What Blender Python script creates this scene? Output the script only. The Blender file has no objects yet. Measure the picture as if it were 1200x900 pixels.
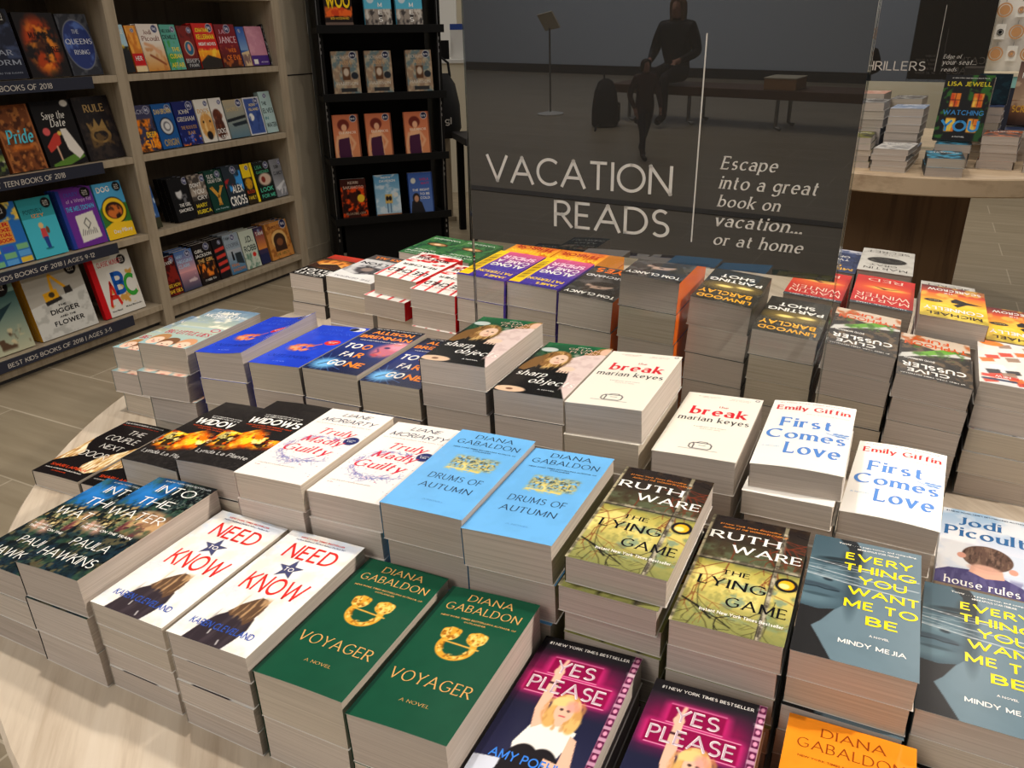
import bpy, bmesh, math, random
import numpy as np
from mathutils import Vector, Matrix
random.seed(7)
PI = math.pi
R_ = math.radians
scene = bpy.context.scene
COL = scene.collection
TABLE = 0.52            # height of the round table top above the floor

# ------------------------------------------------------------------ materials
def lin(c):
    out = []
    for v in c[:3]:
        v = v / 255.0
        out.append(v / 12.92 if v <= 0.04045 else ((v + 0.055) / 1.055) ** 2.4)
    return out

def mat(name, col, rough=0.5, metal=0.0, ior=1.45, coat=0.0):
    m = bpy.data.materials.new(name); m.use_nodes = True
    b = m.node_tree.nodes['Principled BSDF']
    b.inputs['Base Color'].default_value = (*lin(col), 1)
    b.inputs['Roughness'].default_value = rough
    b.inputs['Metallic'].default_value = metal
    b.inputs['IOR'].default_value = ior
    b.inputs['Coat Weight'].default_value = coat
    return m

def N(m, t, **kw):
    n = m.node_tree.nodes.new(t)
    for k, v in kw.items():
        setattr(n, k, v)
    return n

def ramp(m, src, stops):
    r = N(m, 'ShaderNodeValToRGB')
    e = r.color_ramp.elements
    while len(e) < len(stops):
        e.new(0.5)
    for el, (p, c) in zip(e, stops):
        el.position = p; el.color = (*lin(c), 1)
    m.node_tree.links.new(src, r.inputs['Fac'])
    return r

def grain(name, c0, c1, scale, rot=0.0, rough=0.55, fine=1.0, coord='Object', c2=None):
    """wood grain: noise stretched along one axis"""
    m = mat(name, c0, rough); L = m.node_tree.links
    tc = N(m, 'ShaderNodeTexCoord'); mp = N(m, 'ShaderNodeMapping')
    mp.inputs['Rotation'].default_value = (0, 0, rot); mp.inputs['Scale'].default_value = scale
    rr = N(m, 'ShaderNodeMapping'); rr.inputs['Rotation'].default_value = (0, 0, rot)
    mp.inputs['Rotation'].default_value = (0, 0, 0)
    L.new(tc.outputs[coord], rr.inputs[0]); L.new(rr.outputs[0], mp.inputs[0])
    n = N(m, 'ShaderNodeTexNoise'); n.inputs['Scale'].default_value = 1.0; n.inputs['Detail'].default_value = 6
    n.inputs['Roughness'].default_value = 0.62; n.inputs['Distortion'].default_value = 0.25 * fine
    L.new(mp.outputs[0], n.inputs['Vector'])
    st = [(0.30, c1), (0.52, c0), (0.74, c2 or c0)]
    r = ramp(m, n.outputs['Fac'], st)
    L.new(r.outputs[0], m.node_tree.nodes['Principled BSDF'].inputs['Base Color'])
    return m

M = {}
M['table'] = grain('whitened_wood', (200, 186, 166), (174, 157, 136), (46, 3.2, 9), R_(-17), 0.5, 0.6, 'Object', (210, 198, 180))
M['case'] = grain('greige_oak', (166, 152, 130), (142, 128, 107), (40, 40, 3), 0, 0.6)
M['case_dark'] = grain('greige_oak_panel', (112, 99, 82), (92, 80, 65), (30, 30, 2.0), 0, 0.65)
M['plinth'] = grain('brown_oak', (112, 84, 54), (78, 56, 34), (26, 26, 1.4), 0, 0.55)
M['tabletop2'] = grain('pale_oak', (206, 182, 150), (172, 146, 116), (6, 40, 20), R_(20), 0.5)
M['column'] = grain('grey_laminate', (186, 176, 156), (172, 162, 142), (30, 30, 1.5), 0, 0.5)
M['black'] = mat('black_laminate', (11, 10, 10), 0.6)
M['blackmetal'] = mat('black_metal', (14, 14, 14), 0.5)
for q_ in ('black', 'blackmetal'): M[q_].node_tree.nodes['Principled BSDF'].inputs['Specular IOR Level'].default_value = .2
M['steel'] = mat('brushed_steel', (150, 150, 150), 0.35, 0.9)
M['cream'] = mat('cream_paint', (216, 206, 182), 0.6)
M['white'] = mat('white_paint', (222, 220, 214), 0.5)
M['grey'] = mat('grey_wall_paint', (196, 204, 212), 0.7)
M['darkbase'] = mat('dark_baseboard', (40, 38, 40), 0.6)
M['fabric'] = mat('black_nylon', (20, 20, 24), 0.85)
M['navy'] = mat('navy_card', (34, 38, 54), 0.42)
M['poster'] = mat('charcoal_poster', (46, 44, 41), 0.0, ior=1.85)
M['lettering'] = mat('pale_lettering', (214, 208, 198), 0.5)
M['benchwood'] = grain('bench_wood', (104, 70, 48), (80, 52, 36), (3, 30, 30), 0, 0.5)
M['bag'] = mat('black_bag', (14, 14, 16), 0.7)

# printed covers read their ink from a colour attribute
m = mat('printed_card', (200, 200, 200), 0.42, ior=1.45); M['print'] = m; m.node_tree.nodes['Principled BSDF'].inputs['Specular IOR Level'].default_value = .14
at = N(m, 'ShaderNodeAttribute'); at.attribute_name = 'ink'
m.node_tree.links.new(at.outputs['Color'], m.node_tree.nodes['Principled BSDF'].inputs['Base Color'])
m = mat('glossy_printed_card', (200, 200, 200), 0.26, ior=1.45); M['gloss'] = m; m.node_tree.nodes['Principled BSDF'].inputs['Specular IOR Level'].default_value = .14
at = N(m, 'ShaderNodeAttribute'); at.attribute_name = 'ink'
m.node_tree.links.new(at.outputs['Color'], m.node_tree.nodes['Principled BSDF'].inputs['Base Color'])

# paper edges: fine lines, each book a little different
m = mat('page_edges', (205, 194, 180), 0.85); M['page'] = m; L = m.node_tree.links
tc = N(m, 'ShaderNodeTexCoord'); mp = N(m, 'ShaderNodeMapping'); mp.inputs['Scale'].default_value = (5, 5, 560)
oi = N(m, 'ShaderNodeObjectInfo')
ad = N(m, 'ShaderNodeVectorMath', operation='ADD'); sc_ = N(m, 'ShaderNodeVectorMath', operation='SCALE'); sc_.inputs['Scale'].default_value = 31.0
cb = N(m, 'ShaderNodeCombineXYZ'); L.new(oi.outputs['Random'], cb.inputs[0]); L.new(oi.outputs['Random'], cb.inputs[2])
L.new(cb.outputs[0], sc_.inputs[0]); L.new(tc.outputs['Object'], mp.inputs[0]); L.new(mp.outputs[0], ad.inputs[0]); L.new(sc_.outputs[0], ad.inputs[1])
n = N(m, 'ShaderNodeTexNoise'); n.inputs['Scale'].default_value = 1.0; n.inputs['Detail'].default_value = 5; L.new(ad.outputs[0], n.inputs['Vector'])
r = ramp(m, n.outputs['Fac'], [(0.28, (188, 179, 170)), (0.5, (205, 197, 189)), (0.72, (217, 210, 203))])
r2 = ramp(m, oi.outputs['Random'], [(0.0, (226, 219, 212)), (0.6, (246, 241, 236)), (1.0, (238, 232, 216))])
mx = N(m, 'ShaderNodeMix', data_type='RGBA', blend_type='MULTIPLY'); mx.inputs['Factor'].default_value = 1.0
L.new(r.outputs[0], mx.inputs[6]); L.new(r2.outputs[0], mx.inputs[7])
L.new(mx.outputs[2], m.node_tree.nodes['Principled BSDF'].inputs['Base Color'])

# floor: large greige wood-look tiles with pale joints, laid square to the bookcase
m = mat('wood_look_tile', (150, 138, 116), 0.38); M['floor'] = m; L = m.node_tree.links
tc = N(m, 'ShaderNodeTexCoord'); mp = N(m, 'ShaderNodeMapping'); mp.inputs['Rotation'].default_value = (0, 0, R_(26.3))
mp.inputs['Location'].default_value = (0.35, 0.08, 0)
L.new(tc.outputs['Object'], mp.inputs[0])
br = N(m, 'ShaderNodeTexBrick'); br.inputs['Scale'].default_value = 1.0; br.inputs['Brick Width'].default_value = 0.9; br.inputs['Row Height'].default_value = 0.3
br.inputs['Mortar Size'].default_value = 0.0028; br.inputs['Mortar Smooth'].default_value = 0.1
br.inputs['Color1'].default_value = (*lin((172, 160, 138)), 1); br.inputs['Color2'].default_value = (*lin((164, 152, 130)), 1); br.inputs['Mortar'].default_value = (*lin((204, 194, 174)), 1)
L.new(mp.outputs[0], br.inputs['Vector'])
ms = N(m, 'ShaderNodeMapping'); ms.inputs['Scale'].default_value = (2.2, 26, 1); L.new(mp.outputs[0], ms.inputs[0])
n = N(m, 'ShaderNodeTexNoise'); n.inputs['Scale'].default_value = 1.0; n.inputs['Detail'].default_value = 5; L.new(ms.outputs[0], n.inputs['Vector'])
r = ramp(m, n.outputs['Fac'], [(0.3, (222, 217, 208)), (0.7, (255, 252, 248))])
mx = N(m, 'ShaderNodeMix', data_type='RGBA', blend_type='MULTIPLY'); mx.inputs['Factor'].default_value = 0.85
L.new(br.outputs['Color'], mx.inputs[6]); L.new(r.outputs[0], mx.inputs[7])
L.new(mx.outputs[2], m.node_tree.nodes['Principled BSDF'].inputs['Base Color'])

# clear acrylic sheet: see-through with a faint mirror sheen
def clear(name, tint=(252, 253, 252), gl=0.06):
    m = bpy.data.materials.new(name); m.use_nodes = True; nt = m.node_tree
    nt.nodes.clear(); o = N(m, 'ShaderNodeOutputMaterial'); t = N(m, 'ShaderNodeBsdfTransparent'); g = N(m, 'ShaderNodeBsdfGlossy'); mx = N(m, 'ShaderNodeMixShader')
    t.inputs[0].default_value = (*lin(tint), 1); g.inputs['Roughness'].default_value = 0.03
    f = N(m, 'ShaderNodeFresnel'); f.inputs[0].default_value = 1.35
    nt.links.new(f.outputs[0], mx.inputs[0]); nt.links.new(t.outputs[0], mx.inputs[1]); nt.links.new(g.outputs[0], mx.inputs[2]); nt.links.new(mx.outputs[0], o.inputs[0])
    return m
M['acrylic'] = clear('clear_acrylic')
M['acrylic_edge'] = clear('polished_acrylic_edge', (226, 230, 230))

# ------------------------------------------------------------------ mesh building
class MB:
    """collects shapes for ONE mesh object; each vertex may carry ink"""
    def __init__(s): s.V = []; s.F = []; s.C = []; s.n = 0; s.MI = []
    def add(s, V, F, col=None, mi=0):
        V = np.asarray(V, float).reshape(-1, 3); k = len(V)
        c = np.zeros((k, 3)) if col is None else np.asarray(col, float)
        if c.ndim == 1: c = np.tile(c, (k, 1))
        s.V.append(V); s.C.append(c)
        for f in F: s.F.append(np.asarray(f, np.int64) + s.n)
        s.MI += [mi] * len(F); s.n += k
        return s
    def box(s, x0, y0, z0, x1, y1, z1, col=None, mi=0):
        V = [(x0, y0, z0), (x1, y0, z0), (x1, y1, z0), (x0, y1, z0), (x0, y0, z1), (x1, y0, z1), (x1, y1, z1), (x0, y1, z1)]
        return s.add(V, [(0, 3, 2, 1), (4, 5, 6, 7), (0, 1, 5, 4), (1, 2, 6, 5), (2, 3, 7, 6), (3, 0, 4, 7)], col, mi)
    def prism(s, pts, z0, z1, mi=0, col=None):
        k = len(pts); V = [(x, y, z0) for x, y in pts] + [(x, y, z1) for x, y in pts]
        F = [tuple(range(k))[::-1], tuple(range(k, 2 * k))] + [(i, (i + 1) % k, (i + 1) % k + k, i + k) for i in range(k)]
        return s.add(V, F, col, mi)
    def lathe(s, prof, seg=32, cx=0, cy=0, mi=0, col=None):
        V = []; F = []
        for r, z in prof:
            for j in range(seg):
                a = 2 * PI * j / seg; V.append((cx + r * math.cos(a), cy + r * math.sin(a), z))
        for i in range(len(prof) - 1):
            for j in range(seg):
                F.append((i * seg + j, i * seg + (j + 1) % seg, (i + 1) * seg + (j + 1) % seg, (i + 1) * seg + j))
        F.append(tuple(range(seg))[::-1]); F.append(tuple((len(prof) - 1) * seg + j for j in range(seg)))
        return s.add(V, F, col, mi)
    def tube(s, pts, r, seg=8, mi=0, col=None):
        pts = [Vector(p) for p in pts]; V = []; F = []
        for i, p in enumerate(pts):
            d = (pts[min(i + 1, len(pts) - 1)] - pts[max(i - 1, 0)]).normalized()
            a = d.orthogonal().normalized() if i == 0 else (a - d * a.dot(d)).normalized()
            b = d.cross(a)
            rr = r[i] if isinstance(r, (list, tuple)) else r
            for j in range(seg):
                t = 2 * PI * j / seg; V.append(p + (a * math.cos(t) + b * math.sin(t)) * rr)
        for i in range(len(pts) - 1):
            for j in range(seg):
                F.append((i * seg + j, i * seg + (j + 1) % seg, (i + 1) * seg + (j + 1) % seg, (i + 1) * seg + j))
        F.append(tuple(range(seg))[::-1]); F.append(tuple((len(pts) - 1) * seg + j for j in range(seg)))
        return s.add([tuple(v) for v in V], F, col, mi)
    def mesh(s, name, mats, ink=False, smooth=False):
        V = np.concatenate(s.V); me = bpy.data.meshes.new(name)
        tot = np.array([len(f) for f in s.F]); st = np.concatenate([[0], np.cumsum(tot)[:-1]])
        me.vertices.add(len(V)); me.vertices.foreach_set('co', V.ravel())
        me.loops.add(int(tot.sum())); me.loops.foreach_set('vertex_index', np.concatenate(s.F).astype(np.int32))
        me.polygons.add(len(tot)); me.polygons.foreach_set('loop_start', st.astype(np.int32))
        try: me.polygons.foreach_set('loop_total', tot.astype(np.int32))
        except Exception: pass
        for m in (mats if isinstance(mats, (list, tuple)) else [mats]): me.materials.append(m)
        me.polygons.foreach_set('material_index', np.array(s.MI, np.int32))
        me.polygons.foreach_set('use_smooth', np.full(len(tot), smooth))
        if ink:
            C = np.concatenate(s.C) / 255.0
            C = np.where(C <= 0.04045, C / 12.92, ((np.maximum(C, 0) + 0.055) / 1.055) ** 2.4)
            a = me.color_attributes.new('ink', 'FLOAT_COLOR', 'POINT')
            a.data.foreach_set('color', np.concatenate([C, np.ones((len(C), 1))], 1).astype(np.float32).ravel())
        me.update(calc_edges=True); me.validate()
        return me
    def build(s, name, mats, parent=None, ink=False, smooth=False, bevel=0):
        o = bpy.data.objects.new(name, s.mesh(name, mats, ink, smooth)); COL.objects.link(o)
        if parent: o.parent = parent
        if bevel:
            b = o.modifiers.new('edge', 'BEVEL'); b.width = bevel; b.segments = 2; b.limit_method = 'ANGLE'
        return o

def tag(o, label=None, cat=None, group=None, kind=None):
    if label: o['label'] = label
    if cat: o['category'] = cat
    if group: o['group'] = group
    if kind: o['kind'] = kind
    return o
def thing(name, loc, rz, label, cat, group=None):
    o = bpy.data.objects.new(name, None); COL.objects.link(o); o.empty_display_size = 0.05
    o.location = loc; o.rotation_euler = (0, 0, rz); return tag(o, label, cat, group)
def place(name, data, parent=None):
    o = bpy.data.objects.new(name, data); COL.objects.link(o)
    if parent: o.parent = parent
    return o

# ------------------------------------------------------------------ lettering
def arc(cx, cy, rx, ry, a0, a1, n=14):
    return [(cx + rx * math.cos(R_(a0 + (a1 - a0) * i / n)), cy + ry * math.sin(R_(a0 + (a1 - a0) * i / n))) for i in range(n + 1)]
def _glyphs():
    G = {}
    l = lambda *p: [(p[i], p[i + 1]) for i in range(0, len(p), 2)]
    G['A'] = (.9, [l(0, 0, .45, 1), l(.45, 1, .9, 0), l(.16, .34, .74, .34)])
    G['B'] = (.6, [l(0, 0, 0, 1), l(0, 1, .28, 1) + arc(.28, .76, .26, .24, 90, -90) + l(0, .52), l(.28, .52) + arc(.3, .26, .3, .26, 90, -90) + l(0, 0)])
    G['C'] = (.8, [arc(.48, .5, .48, .5, 48, 312, 22)])
    G['D'] = (.78, [l(0, 0, 0, 1), l(0, 1, .28, 1) + arc(.28, .5, .5, .5, 90, -90, 18) + l(0, 0)])
    G['E'] = (.54, [l(0, 0, 0, 1), l(0, 1, .52, 1), l(0, .52, .46, .52), l(0, 0, .54, 0)])
    G['F'] = (.5, [l(0, 0, 0, 1), l(0, 1, .5, 1), l(0, .5, .44, .5)])
    G['G'] = (.88, [arc(.48, .5, .48, .5, 46, 322, 22) + l(.86, .42), l(.54, .42, .88, .42)])
    G['H'] = (.72, [l(0, 0, 0, 1), l(.72, 0, .72, 1), l(0, .51, .72, .51)])
    G['I'] = (.0, [l(0, 0, 0, 1)])
    G['J'] = (.36, [l(.36, 1, .36, .26) + arc(.14, .26, .22, .26, 0, -120, 8)])
    G['K'] = (.66, [l(0, 0, 0, 1), l(.62, 1, 0, .42), l(.22, .6, .68, 0)])
    G['L'] = (.5, [l(0, 1, 0, 0), l(0, 0, .52, 0)])
    G['M'] = (.95, [l(.04, 0, .04, 1), l(.04, 1, .475, .12), l(.475, .12, .91, 1), l(.91, 1, .91, 0)])
    G['N'] = (.76, [l(0, 0, 0, 1), l(0, 1, .76, 0), l(.76, 0, .76, 1)])
    G['O'] = (.98, [arc(.49, .5, .49, .5, 90, 450, 30)])
    G['P'] = (.56, [l(0, 0, 0, 1), l(0, 1, .28, 1) + arc(.28, .73, .29, .27, 90, -90) + l(0, .46)])
    G['Q'] = (.98, [arc(.49, .5, .49, .5, 90, 450, 30), l(.56, .26, .96, -.1)])
    G['R'] = (.62, [l(0, 0, 0, 1), l(0, 1, .28, 1) + arc(.28, .74, .27, .26, 90, -90) + l(0, .48), l(.26, .48, .64, 0)])
    G['S'] = (.56, [arc(.28, .76, .25, .24, 38, 270, 14) + arc(.28, .26, .28, .26, 90, -142, 14)])
    G['T'] = (.66, [l(0, 1, .66, 1), l(.33, 1, .33, 0)])
    G['U'] = (.7, [l(0, 1, 0, .34) + arc(.35, .34, .35, .34, 180, 360, 16) + l(.7, 1)])
    G['V'] = (.84, [l(0, 1, .42, 0), l(.42, 0, .84, 1)])
    G['W'] = (1.3, [l(0, 1, .33, 0), l(.33, 0, .65, .95), l(.65, .95, .97, 0), l(.97, 0, 1.3, 1)])
    G['X'] = (.74, [l(0, 1, .74, 0), l(0, 0, .74, 1)])
    G['Y'] = (.74, [l(0, 1, .37, .46), l(.74, 1, .37, .46), l(.37, .46, .37, 0)])
    G['Z'] = (.64, [l(0, 1, .64, 1), l(.64, 1, 0, 0), l(0, 0, .66, 0)])
    x = .64
    G['a'] = (.5, [arc(.23, .42, .24, .22, 150, 0, 10) + l(.47, 0), arc(.24, .19, .24, .19, 60, 300, 14), l(.36, .34, .47, .36)])
    G['b'] = (.54, [l(0, 1.04, 0, 0), arc(.25, .32, .29, .32, 150, -150, 18)])
    G['c'] = (.48, [arc(.29, .32, .29, .32, 45, 315, 18)])
    G['d'] = (.54, [l(.54, 1.04, .54, 0), arc(.29, .32, .29, .32, 30, 330, 18)])
    G['e'] = (.54, [l(.02, .34, .54, .34) + arc(.29, .32, .27, .32, 5, 315, 18)])
    G['f'] = (.34, [arc(.3, .84, .16, .2, 60, 180, 8) + l(.14, 0), l(0, x, .32, x)])
    G['g'] = (.54, [arc(.27, .36, .27, .28, 0, 360, 18), l(.54, .62, .54, -.1) + arc(.27, -.1, .27, .2, 0, -150, 10)])
    G['h'] = (.5, [l(0, 1.04, 0, 0), l(0, .36) + arc(.26, .4, .24, .24, 160, 0, 10) + l(.5, 0)])
    G['i'] = (.0, [l(0, x, 0, 0), l(0, .86, 0, .94)])
    G['j'] = (.1, [l(.1, x, .1, -.1) + arc(-.04, -.1, .14, .18, 0, -110, 6), l(.1, .86, .1, .94)])
    G['k'] = (.5, [l(0, 1.04, 0, 0), l(.46, x, 0, .26), l(.16, .38, .5, 0)])
    G['l'] = (.0, [l(0, 1.04, 0, 0)])
    G['m'] = (.86, [l(0, x, 0, 0), arc(.22, .4, .21, .24, 160, 0, 10) + l(.43, 0), arc(.65, .4, .21, .24, 160, 0, 10) + l(.86, 0)])
    G['n'] = (.48, [l(0, x, 0, 0), arc(.25, .4, .23, .24, 160, 0, 10) + l(.48, 0)])
    G['o'] = (.6, [arc(.3, .32, .3, .32, 90, 450, 22)])
    G['p'] = (.54, [l(0, x, 0, -.3), arc(.25, .32, .29, .32, 150, -150, 18)])
    G['q'] = (.54, [l(.54, x, .54, -.3), arc(.29, .32, .29, .32, 30, 330, 18)])
    G['r'] = (.3, [l(0, x, 0, 0), arc(.2, .44, .19, .2, 160, 50, 7)])
    G['s'] = (.4, [arc(.2, .48, .17, .16, 40, 270, 10) + arc(.2, .16, .19, .16, 90, -140, 10)])
    G['t'] = (.34, [l(.13, .88, .13, .18) + arc(.27, .17, .14, .17, 180, 300, 7), l(0, x, .32, x)])
    G['u'] = (.48, [l(0, x, 0, .24) + arc(.23, .24, .23, .24, 180, 340, 10), l(.48, x, .48, 0)])
    G['v'] = (.52, [l(0, x, .26, 0), l(.26, 0, .52, x)])
    G['w'] = (.8, [l(0, x, .2, 0), l(.2, 0, .4, x), l(.4, x, .6, 0), l(.6, 0, .8, x)])
    G['x'] = (.48, [l(0, x, .48, 0), l(0, 0, .48, x)])
    G['y'] = (.52, [l(0, x, .26, 0), l(.52, x, .16, -.28)])
    G['z'] = (.44, [l(0, x, .44, x), l(.44, x, 0, 0), l(0, 0, .46, 0)])
    G['0'] = (.56, [arc(.28, .5, .28, .5, 90, 450, 24)])
    G['1'] = (.2, [l(0, .84, .2, 1), l(.2, 1, .2, 0)])
    G['2'] = (.5, [arc(.25, .74, .25, .26, 160, -30, 12) + l(0, 0), l(0, 0, .52, 0)])
    G['3'] = (.5, [arc(.23, .76, .23, .24, 140, -90, 12), arc(.23, .26, .26, .26, 90, -140, 12)])
    G['5'] = (.5, [l(.46, 1, .08, 1), l(.08, 1, .05, .56), arc(.22, .32, .27, .32, 120, -140, 14)])
    G['8'] = (.52, [arc(.26, .76, .21, .24, 90, 450, 18), arc(.26, .27, .26, .27, 90, 450, 18)])
    G['9'] = (.52, [arc(.26, .7, .26, .3, 90, 450, 18), l(.52, .7, .3, 0)])
    G['4'] = (.54, [l(.4, 0, .4, 1), l(.4, 1, 0, .3), l(0, .3, .54, .3)]); G['6'] = (.52, [arc(.26, .3, .26, .3, 90, 450, 18), l(.0, .3, .24, 1)]); G['7'] = (.5, [l(0, 1, .5, 1), l(.5, 1, .16, 0)])
    G['#'] = (.6, [l(.14, 0, .24, 1), l(.36, 0, .46, 1), l(.02, .66, .58, .66), l(0, .33, .56, .33)]); G['$'] = (.56, G['S'][1] + [l(.28, 1.12, .28, -.12)]); G['?'] = (.44, [arc(.22, .76, .2, .24, 170, -60, 12) + l(.22, .28), l(.22, .07, .22, 0)])
    G['.'] = (.0, [l(0, 0, 0, .07)]); G[','] = (.04, [l(.04, .06, 0, -.14)]); G["'"] = (.0, [l(0, 1, 0, .8)])
    G['-'] = (.3, [l(0, .34, .3, .34)]); G['|'] = (.0, [l(0, 1.0, 0, -.15)]); G['&'] = (.6, [arc(.28, .78, .2, .22, -60, 240, 14) + l(.66, 0), arc(.27, .26, .27, .26, 120, 380, 14)])
    return G
GL = _glyphs()
STY = {'thin': (.095, .095, 0, .22), 'light': (.118, .118, 0, .23), 'serif': (.17, .075, .25, .33), 'serifb': (.25, .095, .31, .38), 'fine': (.12, .058, .18, .3), 'mid': (.155, .15, 0, .27), 'b': (.19, .185, 0, .32), 'x': (.27, .23, 0, .38)}

def skel(s, style):
    thick, hair, serif, gap = STY[style]
    V = []; F = []; x = 0.0
    def quad(p):
        k = len(V); V.extend(p); F.append((k, k + 1, k + 2, k + 3))
    for ch in s:
        if ch == ' ':
            x += .34 + gap * .5; continue
        w, strokes = GL.get(ch) or GL.get(ch.upper()) or (.3, [])
        w = w * (1 + (.25 if style == 'x' else .12 if style in ('b', 'serifb') else 0)); ws = w / max((GL.get(ch) or GL.get(ch.upper()) or (.3, []))[0], 1e-6) if w else 1.0
        ends = {}
        for st in strokes:
            for e in (st[0], st[-1]): ends[(round(e[0], 2), round(e[1], 2))] = ends.get((round(e[0], 2), round(e[1], 2)), 0) + 1
        for st in strokes:
            P = np.array(st, float); P[:, 0] = P[:, 0] * ws + x
            keep = [0] + [i for i in range(1, len(P)) if np.hypot(*(P[i] - P[i - 1])) > 1e-6]; P = P[keep]
            curved = len(P) > 2
            D = np.diff(P, axis=0); Ln = np.hypot(D[:, 0], D[:, 1])[:, None]; D = D / Ln
            T = np.vstack([D[:1], D[:-1] + D[1:], D[-1:]]); T /= np.maximum(np.hypot(T[:, 0], T[:, 1])[:, None], 1e-6)
            ang = np.arctan2(T[:, 1], T[:, 0])
            wd = hair + (thick - hair) * np.abs(np.sin(ang - R_(18))) ** 1.3
            Q = P.copy()
            for e, sg in ((0, -1), (-1, 1)):                       # square the ends off level with the bars
                if abs(T[e][1]) > .5 and (not curved or len(P) > 8 and np.hypot(*(P[e] - P[e + (1 if e == 0 else -1)])) > .12): Q[e] += T[e] * sg * hair / 2
            nrm = np.c_[-T[:, 1], T[:, 0]] * wd[:, None] / 2
            A = Q + nrm; B = Q - nrm; k = len(V)
            V.extend(map(tuple, A)); V.extend(map(tuple, B)); m_ = len(P)
            F.extend((k + i, k + m_ + i, k + m_ + i + 1, k + i + 1) for i in range(m_ - 1))
            for e in (0, -1):                                      # fill the corner where two strokes meet
                if ends.get((round(st[e][0], 2), round(st[e][1], 2)), 0) > 1:
                    r = max(hair, wd[e] * .8) / 2; k = len(V); V.extend((P[e][0] + r * math.cos(t * PI / 4 + PI / 8), P[e][1] + r * math.sin(t * PI / 4 + PI / 8)) for t in range(8)); F.append(tuple(range(k, k + 8)))
            if serif:
                for e, t in ((0, T[0]), (-1, T[-1])):
                    px, py = P[e]
                    lone = ends.get((round(st[e][0], 2), round(st[e][1], 2)), 0) == 1 or ch in 'BDEFKPRbp'
                    if abs(t[1]) > .55 and lone and not (len(st) > 12 and ch in 'CGSOQacegos') and (abs(py) < .03 or abs(py - 1) < .06 or abs(py - .64) < .03 or abs(py + .3) < .03):
                        h = hair * .95; y0 = py - hair / 2 if py <= 0.03 else py + hair / 2 - h
                        quad([(px - serif / 2, y0), (px + serif / 2, y0), (px + serif / 2, y0 + h), (px - serif / 2, y0 + h)])
                    elif abs(t[1]) < .3 and (ch in 'EFLZz' and e == -1 or ch == 'T'):
                        h = serif * .55; sg = 1 if py < .3 else (-1 if py > .8 else 0)
                        y0 = py if sg == 1 else (py - h if sg == -1 else py - h / 2)
                        quad([(px - hair / 2, y0), (px + hair / 2, y0), (px + hair / 2, y0 + h), (px - hair / 2, y0 + h)])
        x += w + gap
    return np.array(V, float), [tuple(f) for f in F]

_fc = {}
def bfont(s, off, res=2):
    cu = bpy.data.curves.new('t', 'FONT'); cu.body = s; cu.offset = off; cu.resolution_u = res; cu.fill_mode = 'FRONT'
    o = bpy.data.objects.new('t', cu); COL.objects.link(o)
    dg = bpy.context.evaluated_depsgraph_get(); dg.update(); ev = o.evaluated_get(dg); me = ev.to_mesh()
    V = np.array([v.co[:2] for v in me.vertices], float).reshape(-1, 2); F = [tuple(p.vertices) for p in me.polygons]
    nz = [me.polygons[i].normal.z for i in range(len(F))]
    F = [f if z >= 0 else f[::-1] for f, z in zip(F, nz)]
    ev.to_mesh_clear(); COL.objects.unlink(o); bpy.data.objects.remove(o); bpy.data.curves.remove(cu)
    return V, F
def glyphs(s, style):
    """outline of a line of lettering, its box scaled to 1 x 1 later; style ends in i for a slant"""
    k = (s, style)
    if k not in _fc:
        sl = style.endswith('/'); st = style.rstrip('/')
        if st in STY:
            V, F = skel(s, st)
            F = [f if sum(V[f[i - 1]][0] * V[f[i]][1] - V[f[i]][0] * V[f[i - 1]][1] for i in range(len(f))) > 0 else f[::-1] for f in F]
        else: V, F = bfont(s, 0.012, 1)
        if sl: V = V.copy(); V[:, 0] += V[:, 1] * .25
        lo = V.min(0); hi = V.max(0); V = (V - lo) / np.maximum(hi - lo, 1e-6)
        _fc[k] = (V, F)
    return _fc[k]

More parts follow.
